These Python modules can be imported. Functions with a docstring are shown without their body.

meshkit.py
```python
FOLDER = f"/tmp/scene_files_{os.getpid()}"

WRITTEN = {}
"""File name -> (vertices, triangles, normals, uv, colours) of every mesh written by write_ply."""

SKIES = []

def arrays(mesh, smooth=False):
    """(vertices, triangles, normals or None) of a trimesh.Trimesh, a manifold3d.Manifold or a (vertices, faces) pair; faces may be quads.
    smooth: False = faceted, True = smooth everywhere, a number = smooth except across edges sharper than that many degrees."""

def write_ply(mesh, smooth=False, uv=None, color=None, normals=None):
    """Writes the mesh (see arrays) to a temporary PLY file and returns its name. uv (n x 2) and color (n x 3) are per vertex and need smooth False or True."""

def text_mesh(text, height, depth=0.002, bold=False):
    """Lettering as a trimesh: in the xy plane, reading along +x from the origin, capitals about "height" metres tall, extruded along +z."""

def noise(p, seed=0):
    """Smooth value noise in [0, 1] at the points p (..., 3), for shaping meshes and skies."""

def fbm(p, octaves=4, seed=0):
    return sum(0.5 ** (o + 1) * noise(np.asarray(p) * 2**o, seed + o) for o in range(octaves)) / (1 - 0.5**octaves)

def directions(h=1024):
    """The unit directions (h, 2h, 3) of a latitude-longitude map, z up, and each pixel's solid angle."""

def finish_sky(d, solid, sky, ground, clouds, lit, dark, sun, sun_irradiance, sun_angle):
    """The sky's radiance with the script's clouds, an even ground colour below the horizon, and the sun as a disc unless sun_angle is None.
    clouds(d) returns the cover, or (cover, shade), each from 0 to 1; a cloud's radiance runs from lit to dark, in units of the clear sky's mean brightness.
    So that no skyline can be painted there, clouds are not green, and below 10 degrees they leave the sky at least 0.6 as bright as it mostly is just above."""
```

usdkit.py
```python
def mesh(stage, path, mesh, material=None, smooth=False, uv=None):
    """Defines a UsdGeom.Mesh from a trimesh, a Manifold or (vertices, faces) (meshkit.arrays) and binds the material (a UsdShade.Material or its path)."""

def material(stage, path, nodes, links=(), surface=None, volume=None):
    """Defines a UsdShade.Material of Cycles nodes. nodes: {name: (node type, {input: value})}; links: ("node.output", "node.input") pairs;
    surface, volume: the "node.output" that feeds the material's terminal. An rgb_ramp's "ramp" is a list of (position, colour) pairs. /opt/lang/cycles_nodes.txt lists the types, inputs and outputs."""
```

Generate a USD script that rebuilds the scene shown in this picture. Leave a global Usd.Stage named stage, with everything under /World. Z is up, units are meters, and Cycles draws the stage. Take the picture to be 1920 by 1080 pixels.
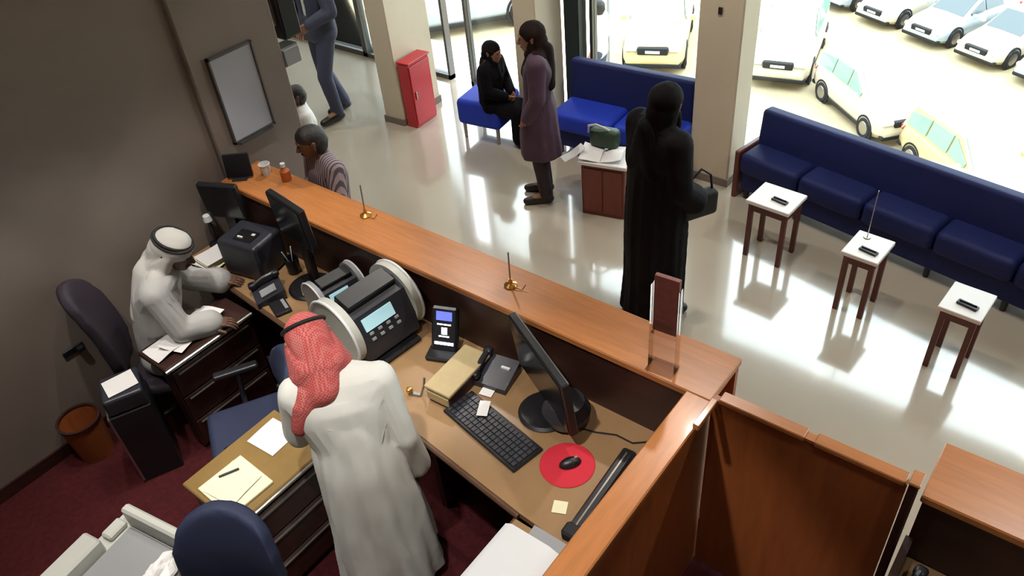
import math
import numpy as np
import trimesh
import manifold3d as m3
from manifold3d import Manifold
from shapely.geometry import Polygon
from pxr import Gf, Sdf, Usd, UsdGeom, UsdLux, UsdShade
import meshkit
import usdkit

stage = Usd.Stage.CreateInMemory()
UsdGeom.SetStageUpAxis(stage, "Z")
UsdGeom.SetStageMetersPerUnit(stage, 1.0)
UsdGeom.Xform.Define(stage, "/World")
UsdGeom.Scope.Define(stage, "/World/Looks")

# ------------------------------------------------------------------ camera, sky, sun, big lights, exposure
CAM_H = 3.8
EXPOSURE = 0.25
yaw, pitch, roll = np.radians([-41.5, 39.4, 6.1])
fw = np.array([math.cos(pitch) * math.sin(yaw), math.cos(pitch) * math.cos(yaw), -math.sin(pitch)])
rt = np.array([math.cos(yaw), -math.sin(yaw), 0.0])
dn = np.cross(fw, rt)
r2 = math.cos(roll) * rt + math.sin(roll) * dn
d2 = -math.sin(roll) * rt + math.cos(roll) * dn
cam = UsdGeom.Camera.Define(stage, "/World/camera")
mt = np.eye(4)
mt[0, :3], mt[1, :3], mt[2, :3], mt[3, :3] = r2, -d2, -fw, (0, 0, CAM_H)
cam.AddTransformOp().Set(Gf.Matrix4d(mt.tolist()))
cam.CreateHorizontalApertureAttr(36.0)
cam.CreateVerticalApertureAttr(20.25)
cam.CreateFocalLengthAttr(36.0 * 1500 / 1920)
cam.CreateClippingRangeAttr(Gf.Vec2f(0.05, 500))
cam.CreateExposureAttr(EXPOSURE)

sky = UsdLux.DomeLight.Define(stage, "/World/sky")
sky.CreateColorAttr(Gf.Vec3f(0.86, 0.95, 1.0))
sky.CreateIntensityAttr(2.0)
sun = UsdLux.DistantLight.Define(stage, "/World/sun")
sun.CreateIntensityAttr(2.4)
sun.CreateAngleAttr(0.6)
sun.CreateColorAttr(Gf.Vec3f(1.0, 0.93, 0.80))
sun.AddRotateXYZOp().Set(Gf.Vec3f(36, 0, -28))


def down_light(path, x, y, z, power, angle, color=(1, 0.95, 0.89), soft=0.25, radius=0.06):
    s = UsdLux.SphereLight.Define(stage, path)
    s.CreateRadiusAttr(radius)
    s.CreateIntensityAttr(power)
    s.CreateColorAttr(Gf.Vec3f(*color))
    sh = UsdLux.ShapingAPI.Apply(s.GetPrim())
    sh.CreateShapingConeAngleAttr(angle)
    sh.CreateShapingConeSoftnessAttr(soft)
    s.AddTranslateOp().Set(Gf.Vec3d(x, y, z))
    return s


def panel_light(path, x, y, z, w, d, power, color=(1, 0.97, 0.92)):
    s = UsdLux.RectLight.Define(stage, path)
    s.CreateWidthAttr(w)
    s.CreateHeightAttr(d)
    s.CreateIntensityAttr(power)
    s.CreateColorAttr(Gf.Vec3f(*color))
    s.AddTranslateOp().Set(Gf.Vec3d(x, y, z))
    return s


# teller side: recessed ceiling downlights; hall: ceiling panels
TELLER = [(-3.42, 0.5), (-3.42, 1.25), (-3.42, 2.0), (-1.55, 0.65), (-0.75, 1.6), (0.9, 1.5)]
HALL = [(-6.6, 4.2), (-4.2, 4.2), (-1.8, 4.2), (0.6, 4.2)]
for i, (x, y) in enumerate(TELLER):
    down_light("/World/teller_lamp_light%d" % i, x, y, 3.96, 860.0 if i < 3 else (1900.0 if i == 3 else 330.0), 26.5 if i < 3 else 33)
for i, (x, y) in enumerate(HALL):
    down_light("/World/hall_lamp_light%d" % i, x, y, 3.94, 780.0, 50)


# ------------------------------------------------------------------ helpers
def lin(c):
    if isinstance(c, str):
        c = [int(c[i:i + 2], 16) / 255 for i in (0, 2, 4)]
    c = np.asarray(c, float)
    return tuple(np.where(c <= 0.04045, c / 12.92, ((c + 0.055) / 1.055) ** 2.4))


def mat(name, color, rough=0.5, metal=0.0, spec=0.5, vary=0.0, vscale=8.0, stretch=None, bump=0.0, bscale=60.0, coat=0.0, color2=None, emit=None, sheen=0.0, coat_ior=1.5):
    """Principled with a little procedural tone variation and relief in object space."""
    c = np.array(lin(color))
    nodes = {"p": ("principled_bsdf", {"base_color": tuple(c), "roughness": rough, "metallic": metal, "specular_ior_level": spec, "coat_weight": coat, "coat_roughness": 0.08, "coat_ior": coat_ior, "sheen_weight": sheen})}
    links = []
    nodes["tc"] = ("texture_coordinate", {})
    if vary or color2 is not None:
        nodes["mp"] = ("mapping", {"scale": stretch or (1, 1, 1)})
        nodes["n"] = ("noise_texture", {"scale": vscale, "detail": 4.0, "roughness": 0.6})
        ca = np.clip(c * (1 - vary), 0, 1)
        cb = np.array(lin(color2)) if color2 is not None else np.clip(c * (1 + vary), 0, 1)
        nodes["r"] = ("rgb_ramp", {"ramp": [(0.3, tuple(ca)), (0.7, tuple(cb))]})
        links += [("tc.object", "mp.vector"), ("mp.vector", "n.vector"), ("n.fac", "r.fac"), ("r.color", "p.base_color")]
    if bump:
        nodes["bn"] = ("noise_texture", {"scale": bscale, "detail": 3.0})
        nodes["b"] = ("bump", {"strength": bump, "distance": 0.01})
        links += [("tc.object", "bn.vector"), ("bn.fac", "b.height"), ("b.normal", "p.normal")]
    if emit:
        nodes["p"][1]["emission_color"] = tuple(c)
        nodes["p"][1]["emission_strength"] = emit
    return usdkit.material(stage, "/World/Looks/" + name, nodes, links, surface="p.BSDF")


def checked(name, c1, c2, scale):
    """Woven check: two crossed sets of bands."""
    a, b = np.array(lin(c1)), np.array(lin(c2))
    nodes = {"tc": ("texture_coordinate", {}), "ch": ("checker_texture", {"color1": tuple(a), "color2": tuple(b), "scale": scale}),
             "n": ("noise_texture", {"scale": 6.0, "detail": 2.0}), "mx": ("mix", {"mix_type": "mix", "color2": tuple(a), "fac": 0.4}),
             "p": ("principled_bsdf", {"roughness": 0.85, "specular_ior_level": 0.2})}
    links = [("tc.object", "ch.vector"), ("tc.object", "n.vector"), ("ch.color", "mx.color1"), ("n.fac", "mx.fac"), ("mx.color", "p.base_color")]
    return usdkit.material(stage, "/World/Looks/" + name, nodes, links, surface="p.BSDF")


def striped(name, c1, c2, scale):
    a, b = lin(c1), lin(c2)
    nodes = {"tc": ("texture_coordinate", {}), "sx": ("separate_xyz", {}), "m": ("math", {"math_type": "multiply", "value2": scale}), "s": ("math", {"math_type": "sine"}),
             "g": ("math", {"math_type": "greater_than", "value2": 0.2}), "mx": ("mix", {"mix_type": "mix", "color1": a, "color2": b}), "p": ("principled_bsdf", {"roughness": 0.85})}
    links = [("tc.object", "sx.vector"), ("sx.x", "m.value1"), ("m.value", "s.value1"), ("s.value", "g.value1"), ("g.value", "mx.fac"), ("mx.color", "p.base_color")]
    return usdkit.material(stage, "/World/Looks/" + name, nodes, links, surface="p.BSDF")


def glass(name, tint=(0.86, 0.89, 0.88), ior=1.25):
    nodes = {"f": ("fresnel", {"IOR": ior}), "t": ("transparent_bsdf", {"color": tint}), "g": ("glossy_bsdf", {"color": (1, 1, 1), "roughness": 0.02}), "m": ("mix_closure", {})}
    return usdkit.material(stage, "/World/Looks/" + name, nodes, [("f.fac", "m.fac"), ("t.BSDF", "m.closure1"), ("g.BSDF", "m.closure2")], surface="m.closure")


_used = {}


def unique(parent, name):
    k = (parent, name)
    n = _used.get(k, 0)
    _used[k] = n + 1
    return "%s/%s" % (parent, name) if n == 0 else "%s/%s_%03d" % (parent, name, n)


def tagp(prim, label=None, cat=None, group=None, kind=None):
    for k, v in (("label", label), ("category", cat), ("group", group), ("kind", kind)):
        if v:
            prim.SetCustomDataByKey(k, v)
    return prim


def thing(name, label, cat, loc=(0, 0, 0), rz=0.0, group=None, kind=None, scale=None):
    x = UsdGeom.Xform.Define(stage, unique("/World", name))
    x.AddTranslateOp().Set(Gf.Vec3d(*map(float, loc)))
    x.AddRotateZOp().Set(float(rz))
    if scale:
        x.AddScaleOp().Set(Gf.Vec3f(scale, scale, scale))
    tagp(x.GetPrim(), label, cat, group, kind)
    return str(x.GetPath())


def part(parent, name, mesh, material, label=None, smooth=35, kind=None):
    m = usdkit.mesh(stage, unique(parent, name), mesh, material, smooth=smooth)
    if label or kind:
        tagp(m.GetPrim(), label, kind=kind)
    return str(m.GetPath())


def copy(src, label, loc, rz=0.0, group=None, scale=None):
    """An instance of an earlier thing under the next number."""
    p = stage.GetPrimAtPath(src)
    d = p.GetCustomData()
    base = p.GetName()
    x = UsdGeom.Xform.Define(stage, unique("/World", base))
    x.GetPrim().GetReferences().AddInternalReference(p.GetPath())
    x.ClearXformOpOrder()
    x.AddTranslateOp(opSuffix="c").Set(Gf.Vec3d(*map(float, loc)))
    x.AddRotateZOp(opSuffix="c").Set(float(rz))
    if scale:
        x.AddScaleOp(opSuffix="c").Set(Gf.Vec3f(scale, scale, scale))
    x.GetPrim().SetInstanceable(True)
    tagp(x.GetPrim(), label, d["category"], group or d.get("group"))
    return str(x.GetPath())


def struct(name, mesh, material, label=None, smooth=35):
    m = usdkit.mesh(stage, unique("/World", name), mesh, material, smooth=smooth)
    tagp(m.GetPrim(), label, "setting" if label else None, kind="structure")
    return str(m.GetPath())


def tm(m):
    if isinstance(m, Manifold):
        k = m.to_mesh()
        return trimesh.Trimesh(np.array(k.vert_properties)[:, :3], np.array(k.tri_verts), process=False)
    return m


def cat(*ms):
    return trimesh.util.concatenate([tm(m) for m in ms])


def tf(m, loc=(0, 0, 0), rz=0.0, rx=0.0, ry=0.0):
    m = tm(m).copy()
    R = trimesh.transformations.euler_matrix(math.radians(rx), math.radians(ry), math.radians(rz))
    R[:3, 3] = loc
    m.apply_transform(R)
    return m


def box(x0, x1, y0, y1, z0, z1, c=0.0):
    """A box, its edges chamfered by c."""
    if c <= 0:
        m = trimesh.creation.box((x1 - x0, y1 - y0, z1 - z0))
        m.apply_translation(((x0 + x1) / 2, (y0 + y1) / 2, (z0 + z1) / 2))
        return m
    c = min(c, (x1 - x0) / 2.1, (y1 - y0) / 2.1, (z1 - z0) / 2.1)
    P = []
    for i, X in enumerate((x0, x1)):
        for j, Y in enumerate((y0, y1)):
            for k, Z in enumerate((z0, z1)):
                sx, sy, sz = (c if i == 0 else -c), (c if j == 0 else -c), (c if k == 0 else -c)
                P += [(X, Y + sy, Z + sz), (X + sx, Y, Z + sz), (X + sx, Y + sy, Z)]
    return tm(Manifold.hull_points(np.array(P, np.float64)))


def cushion(x0, x1, y0, y1, z0, z1, r=0.04, seg=12):
    S = [Manifold.sphere(r, seg).translate((X, Y, Z)) for X in (x0 + r, x1 - r) for Y in (y0 + r, y1 - r) for Z in (z0 + r, z1 - r)]
    return tm(Manifold.batch_hull(S))


def cyl(p, q, r, r1=None, n=20):
    p, q = np.asarray(p, float), np.asarray(q, float)
    h = np.linalg.norm(q - p)
    m = tm(Manifold.cylinder(h, r, r if r1 is None else r1, n))
    T = trimesh.geometry.align_vectors([0, 0, 1], (q - p) / h)
    T[:3, 3] = p
    m.apply_transform(T)
    return m


def lathe(profile, n=28, loc=(0, 0, 0)):
    m = trimesh.creation.revolve(np.array(profile, float), sections=n)
    m.apply_translation(loc)
    return m


def extr(pts, d, axis="z", at=0.0):
    """A polygon extruded by d along an axis. axis x: pts are (y, z); axis y: pts are (x, z)."""
    m = trimesh.creation.extrude_polygon(Polygon(pts), d, engine="earcut")
    v = m.vertices.copy()
    if axis == "x":
        m.vertices = np.c_[v[:, 2] + at, v[:, 0], v[:, 1]]
    elif axis == "y":
        m.vertices = np.c_[v[:, 0], v[:, 2] + at, v[:, 1]]
        m.invert()
    else:
        m.vertices = v + [0, 0, at]
    return m


def tube(pts, r, n=8):
    """A tube along a polyline, capped."""
    p = np.asarray(pts, float)
    t = np.gradient(p, axis=0)
    t /= np.linalg.norm(t, axis=1, keepdims=True) + 1e-12
    a = np.cross(t, [0.13, 0.31, 0.94])
    a /= np.linalg.norm(a, axis=1, keepdims=True) + 1e-12
    b = np.cross(t, a)
    rr = np.broadcast_to(r, (len(p),))
    ang = np.arange(n) * 2 * np.pi / n
    v = p[:, None] + rr[:, None, None] * (np.cos(ang)[None, :, None] * a[:, None] + np.sin(ang)[None, :, None] * b[:, None])
    return grid_solid(v)


def grid_solid(v):
    """Rings (k, n, 3) joined and capped into a closed mesh."""
    k, n, _ = v.shape
    V = np.vstack([v.reshape(-1, 3), v[0].mean(0), v[-1].mean(0)])
    i, j = np.meshgrid(np.arange(k - 1), np.arange(n), indexing="ij")
    a, b, c, d = i * n + j, i * n + (j + 1) % n, (i + 1) * n + (j + 1) % n, (i + 1) * n + j
    F = np.vstack([np.stack([a, b, c], -1).reshape(-1, 3), np.stack([a, c, d], -1).reshape(-1, 3)])
    j = np.arange(n)
    F = np.vstack([F, np.c_[(j + 1) % n, j, np.full(n, k * n)], np.c_[(k - 1) * n + j, (k - 1) * n + (j + 1) % n, np.full(n, k * n + 1)]])
    m = trimesh.Trimesh(V, F, process=False)
    if m.volume < 0:
        m.invert()
    return m


def loft(rings, n=40, fold=0.0, lobes=9, seed=0, power=2.0):
    """rings: (cx, cy, cz, rx, ry[, tilt_x, tilt_y]) up a garment; fold: depth of the vertical folds, per ring via an 8th value or growing towards the first ring."""
    rng = np.random.RandomState(seed)
    ph = rng.rand(6) * 6.28
    ang = np.arange(n) * 2 * np.pi / n
    out = []
    R = np.array([list(r) + [0.0] * (8 - len(r)) for r in rings], float)
    s = np.linspace(0, len(R) - 1, max(len(R), int((len(R) - 1) * 4 + 1)))
    from scipy.interpolate import PchipInterpolator
    R2 = PchipInterpolator(np.arange(len(R)), R, axis=0)(s)
    for k, r in enumerate(R2):
        f = fold * (1 - k / (len(R2) - 1)) ** 0.8
        w = 1 + f * (np.sin(lobes * ang + ph[0] + 1.5 * np.sin(k * 0.15)) * 0.55 + np.sin((lobes // 2 + 1) * ang + ph[1] + k * 0.05) * 0.45 + 0.4 * np.sin((2 * lobes + 1) * ang + ph[2]))
        cx, sy = np.cos(ang), np.sin(ang)
        q = (np.abs(cx) ** power + np.abs(sy) ** power) ** (-1 / power)
        x, y = r[3] * cx * q * w, r[4] * sy * q * w
        out.append(np.c_[r[0] + x, r[1] + y, r[2] + x * r[5] + y * r[6]])
    return grid_solid(np.array(out))


def to_man(m):
    if isinstance(m, Manifold):
        return m
    m = trimesh.Trimesh(m.vertices, m.faces, process=True)
    return Manifold(m3.Mesh(np.asarray(m.vertices, np.float32), np.asarray(m.faces, np.uint32)))


def bones(bl, seg=14):
    out = []
    for b in bl:
        S = [Manifold.sphere(r, seg).translate(tuple(map(float, p))) for p, r in b]
        out.append(S[0] if len(S) == 1 else Manifold.batch_hull(S))
    return out


def blend(parts, refine=0.03, iters=10, fold=0.0, fscale=9.0, seed=0, squash=(1, 1, 1)):
    """Union, refine, smooth, wrinkle."""
    u = Manifold.batch_boolean([to_man(p) for p in parts], m3.OpType.Add)
    m = tm(u.refine_to_length(refine))
    m.merge_vertices()
    if iters:
        trimesh.smoothing.filter_taubin(m, lamb=0.5, nu=0.53, iterations=iters)
    if fold:
        nrm = m.vertex_normals
        d = meshkit.fbm(m.vertices * np.array(squash) * fscale, 3, seed) - 0.5
        m.vertices = m.vertices + nrm * (d * 2 * fold)[:, None]
    return m


# ------------------------------------------------------------------ materials
M = {}
M["wall"] = mat("wall_paint", "7a6e65", 0.75, vary=0.04, vscale=2.0, bump=0.05, bscale=120)
M["ceiling"] = mat("ceiling_paint", "cfc9bd", 0.9)
M["floor"] = mat("polished_floor", "b0a695", 0.2, spec=0.7, vary=0.04, vscale=1.2, coat=1.0, coat_ior=1.95)
M["carpet"] = mat("dark_red_carpet", "40171a", 0.9, spec=0.1, vary=0.25, vscale=30, bump=0.2, bscale=300)
M["pillar"] = mat("pillar_paint", "c9bda6", 0.6, vary=0.03, vscale=3)
M["frame"] = mat("window_frame_dark", "1d2a2a", 0.4, metal=0.2)
M["glass"] = glass("window_glass")
M["acrylic"] = glass("clear_acrylic", (0.97, 0.95, 0.94), 1.15)
M["street"] = mat("street_asphalt", "b8a888", 0.85, vary=0.08, vscale=3)
M["terrace"] = mat("terrace_stone", "c9cbc4", 0.6, vary=0.05, vscale=4)
M["ledge"] = mat("orange_wood_ledge", "b0713f", 0.33, vary=0.14, vscale=3.0, stretch=(1.2, 14, 14), coat=0.25)
M["ledgey"] = mat("orange_wood_partition", "b0713f", 0.33, vary=0.14, vscale=3.0, stretch=(14, 1.2, 14), coat=0.25)
M["brownwood"] = mat("brown_wood_panel", "94522a", 0.42, vary=0.16, vscale=3.0, stretch=(8, 8, 0.8), coat=0.15)
M["darkwood"] = mat("dark_wood_panel", "331c17", 0.4, vary=0.2, vscale=4.0, stretch=(1, 8, 8))
M["worktop"] = mat("worktop_laminate", "937452", 0.3, vary=0.07, vscale=5.0, coat=0.2)
M["edge"] = mat("worktop_edge", "5a4030", 0.35)
M["desktop"] = mat("return_desk_top", "80673d", 0.25, vary=0.1, vscale=5.0, coat=0.4)
M["metal"] = mat("brushed_metal", "a8a39c", 0.3, metal=0.9)
M["gold"] = mat("brass_metal", "c89a55", 0.28, metal=0.9)
M["black"] = mat("black_plastic", "16161a", 0.4)
M["soft_black"] = mat("black_rubber", "101014", 0.7)
M["charcoal"] = mat("charcoal_plastic", "2a2b33", 0.38)
M["screen"] = mat("dark_screen", "17181a", 0.16, spec=0.6)
M["cheek"] = mat("light_grey_plastic", "b9bab2", 0.4)
M["greyp"] = mat("grey_plastic", "8d8e90", 0.45)
M["white"] = mat("white_plastic", "d6d8da", 0.35)
M["paper"] = mat("white_paper", "e6e4e2", 0.8)
M["cream"] = mat("cream_paper", "e0dcb8", 0.8)
M["tan"] = mat("tan_board", "ac9a72", 0.6, vary=0.06, vscale=10)
M["darkred"] = mat("dark_maroon_board", "3a1a1a", 0.6)
M["red"] = mat("red_mouse_pad", "c21f32", 0.75, bump=0.05, bscale=400)
M["redbox"] = mat("red_enamel", "b5202c", 0.35, vary=0.06)
M["blue"] = mat("royal_blue_upholstery", "1f38ac", 0.6, spec=0.25, bump=0.06, bscale=200)
M["navy"] = mat("navy_upholstery", "161f50", 0.65, spec=0.25, bump=0.06, bscale=200)
M["chair"] = mat("dark_blue_chair_fabric", "1c2440", 0.75, bump=0.1, bscale=300)
M["plum"] = mat("plum_chair_fabric", "251c28", 0.75, bump=0.1, bscale=300)
M["tablewood"] = mat("reddish_table_wood", "5a2a20", 0.4, vary=0.15, vscale=5, stretch=(8, 8, 1))
M["cabwood"] = mat("reddish_cabinet_wood", "6b2f22", 0.4, vary=0.15, vscale=5, stretch=(8, 8, 1))
M["skin"] = mat("skin_tan", "8a5f45", 0.55, vary=0.05, vscale=20)
M["skin_dark"] = mat("skin_brown", "5f4030", 0.55, vary=0.05, vscale=20)
M["eye"] = mat("eye_dark", "1a1412", 0.2)
M["hair"] = mat("black_hair", "15110f", 0.5, bump=0.4, bscale=160)
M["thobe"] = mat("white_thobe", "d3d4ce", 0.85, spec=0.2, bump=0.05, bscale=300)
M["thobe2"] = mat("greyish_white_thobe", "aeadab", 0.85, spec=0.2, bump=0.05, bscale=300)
M["ghutra"] = checked("red_white_ghutra", "b14a48", "c98a84", 110.0)
M["ghutra_w"] = mat("white_ghutra", "b9b6b0", 0.85, bump=0.1, bscale=120)
M["agal"] = mat("black_agal_cord", "121012", 0.7, bump=0.4, bscale=250)
M["abaya"] = mat("black_abaya", "09070a", 0.85, spec=0.12, vary=0.1, vscale=4, bump=0.08, bscale=30)
M["purple"] = mat("purple_coat", "4a3446", 0.8, vary=0.15, vscale=5)
M["brownscarf"] = mat("dark_brown_headscarf", "1d1210", 0.9, spec=0.15)
M["trouser"] = mat("dark_trousers", "241a20", 0.8)
M["jacket"] = mat("blue_grey_jacket", "3a3f52", 0.8)
M["jeans"] = mat("slate_trousers", "3c4056", 0.8)
M["shirt"] = mat("white_shirt", "dcdcd8", 0.85)
M["stripe"] = striped("striped_shirt", "8f7f82", "4b4148", 240.0)
M["shoe"] = mat("dark_shoe_leather", "1b1614", 0.4)
M["car_w"] = mat("white_car_paint", "d2c9b4", 0.25, coat=0.6)
M["car_y"] = mat("cream_car_paint", "cdb98a", 0.3, coat=0.6)
M["car_s"] = mat("silver_car_paint", "b4c0cc", 0.28, metal=0.3, coat=0.6)
M["car_glass"] = mat("car_window_glass", "8db5a0", 0.08, spec=0.7)
M["car_glass_d"] = mat("dark_car_window_glass", "4d5a60", 0.08, spec=0.7)
M["tyre"] = mat("tyre_rubber", "1a1b20", 0.8)
M["green"] = mat("dark_green_leaf", "24402c", 0.5)
M["led"] = mat("display_blue", "5a66e0", 0.3, emit=1.2)
M["led_w"] = mat("display_white", "dfe2ff", 0.3, emit=1.4)
M["lcd"] = mat("lcd_cyan", "a9d4de", 0.2, emit=0.35)
M["lamp"] = mat("lamp_diffuser", "fff4e2", 0.4, emit=3.0)
M["board"] = mat("whiteboard_surface", "a9aab2", 0.3)
M["silver_trim"] = mat("dark_silver_trim", "63605f", 0.35, metal=0.7)
M["orange"] = mat("orange_plastic", "b05a28", 0.4)

# ------------------------------------------------------------------ the room
X0, X1, Y0, YF, ZC = -9.6, 4.6, -0.5, 6.0, 4.0
WL = -4.46                      # teller side wall
LY0, LY1, LZ = 2.24, 2.55, 1.18  # counter ledge
struct("floor", box(X0, X1, 2.45, YF, -0.12, 0), M["floor"], "polished beige floor of the customer hall")
struct("floor", box(WL, X1, Y0, 2.45, -0.12, 0), M["carpet"], "dark red carpet behind the teller counter")
struct("ceiling", box(X0, X1, Y0, YF + 0.3, ZC, ZC + 0.25), M["ceiling"])
struct("wall_left", box(WL - 0.2, WL, Y0, 2.3, 0, ZC), M["wall"])
struct("trim_1", cat(box(WL - 0.9, WL + 0.045, 2.3, 2.97, 0, ZC, 0.01)), M["wall"], "beige wall pier with the whiteboard at the end of the left wall")
struct("wall_back", box(WL - 0.2, X1, Y0 - 0.2, Y0, 0, ZC), M["wall"])
struct("wall_right", box(X1, X1 + 0.2, Y0, YF, 0, ZC), M["wall"])
struct("wall_hall_back", box(X0, WL - 0.9, 2.1, 2.3, 0, ZC), M["wall"])
struct("wall_hall_left", box(X0 - 0.2, X0, 2.1, YF, 0, ZC), M["wall"])
struct("baseboard_left", box(WL, WL + 0.015, Y0, 2.3, 0, 0.09), M["darkwood"])
struct("wall_front", box(X0, X1, YF, YF + 0.22, 2.4, ZC), M["wall"], "wall band above the shop front windows")
# outside
struct("ground", box(-40, 30, 6.9, 60, -2.4, -2.2), M["street"], "pale sunlit street and parking area")
struct("ground", cat(box(X0 - 2, X1 + 2, YF, 6.75, -2.3, -0.005, 0.01), box(X0 - 2, X1 + 2, 6.75, 7.0, -2.3, -1.1)), M["terrace"], "raised pale stone terrace outside the windows")


def pillar(name, corner, ang, w, d, label):
    """Corner is the near right edge at the floor; w runs left along the wall, d runs away."""
    t = thing(name, label, "pillar", (corner[0], corner[1], 0), ang, kind="structure")
    part(t, "shaft", box(-w, 0, 0, d, 0, ZC, 0.012), M["pillar"])
    part(t, "skirting", box(-w - 0.008, 0.008, -0.008, d + 0.008, 0, 0.07), M["wall"])
    return t


p1 = pillar("pillar", (-5.57, 4.93), 4, 0.25, 0.60, "beige square pillar behind the red cabinet")
p2 = pillar("pillar", (-4.20, 5.42), 0, 0.25, 0.40, "beige square pillar behind the woman in the purple coat")
p3 = pillar("pillar", (-2.33, 5.50), 0, 0.36, 0.30, "wide beige pillar between the two blue sofas")
part(p3, "switch_plate", box(-0.20, -0.17, -0.012, 0.0, 1.46, 1.51), M["black"])
part(p2, "wall_lamp", cushion(-0.2, -0.14, -0.07, 0.0, 1.60, 1.70, 0.02), M["soft_black"])


def window(x0, x1, label, frame=0.05, lo=0.02):
    t = thing("window_%d" % (window.n), label, "window", (0, 0, 0), kind="structure")
    window.n += 1
    f = frame
    part(t, "window_frame", cat(box(x0, x0 + f, YF - 0.03, YF + 0.05, 0, 2.4), box(x1 - f, x1, YF - 0.03, YF + 0.05, 0, 2.4), box(x0, x1, YF - 0.03, YF + 0.05, 0, lo + f), box(x0, x1, YF - 0.03, YF + 0.05, 2.4 - f, 2.4)), M["silver_trim"])
    part(t, "pane", box(x0 + f, x1 - f, YF, YF + 0.012, lo + f, 2.4 - f), M["glass"])


window.n = 1
window(-9.6, -7.2, "glass shop front left of the entrance", 0.04)
window(-7.2, -5.85, "glass shop front behind the walking man", 0.03)
window(-5.55, -4.45, "glass shop front between the two slim pillars", 0.03)
window(-4.0, -2.62, "window above the short blue sofa", 0.03)
window(-2.56, 0.6, "wide window above the long blue sofa", 0.03)
window(0.65, 3.0, "window beyond the long blue sofa", 0.03)
window(3.05, 4.6, "window at the right end of the hall", 0.03)
struct("trim_2", box(-4.19, -4.03, 5.83, 5.97, 0, ZC, 0.01), M["frame"], "dark green window post beside the pillar")

# whiteboard on the pier
t = thing("whiteboard", "grey-white framed board hung on the beige pier", "whiteboard", (WL + 0.045, 2.43, 1.38))
part(t, "panel", box(0, 0.02, 0, 0.31, 0, 0.55), M["board"])
part(t, "frame", cat(box(0, 0.03, -0.012, 0.0, -0.015, 0.565), box(0, 0.03, 0.31, 0.32, -0.015, 0.565), box(0, 0.03, -0.012, 0.32, -0.015, 0.0), box(0, 0.03, -0.012, 0.32, 0.55, 0.565)), M["silver_trim"])
part(t, "pen_tray", box(0, 0.045, 0.02, 0.29, -0.026, -0.016), M["silver_trim"])

t = thing("wall_speaker", "black box speaker hung at the top of the pier edge", "speaker", (WL - 0.02, 3.02, 1.83))
part(t, "cabinet", box(-0.10, 0.06, 0, 0.15, 0, 0.42, 0.01), M["black"])
part(t, "grille", box(0.06, 0.066, 0.015, 0.135, 0.02, 0.40), M["soft_black"])
part(t, "bracket", box(-0.06, 0.02, -0.055, 0.005, 0.1, 0.3), M["metal"])
t = thing("junction_box", "grey box on the pier edge below the black speaker", "box", (WL - 0.02, 2.965, 1.66))
part(t, "case", box(-0.06, 0.06, 0, 0.15, 0, 0.13, 0.008), M["greyp"])
part(t, "lid", box(0.06, 0.07, 0.01, 0.14, 0.01, 0.12, 0.004), M["greyp"])
t = thing("wall_socket", "small black socket with a plug low on the left wall", "socket", (WL, 0.92, 0.63))
part(t, "plate", box(0, 0.012, 0, 0.13, 0, 0.045, 0.004), M["black"])
part(t, "plug", cushion(0.01, 0.05, 0.075, 0.12, 0.005, 0.04, 0.01), M["soft_black"])

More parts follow.
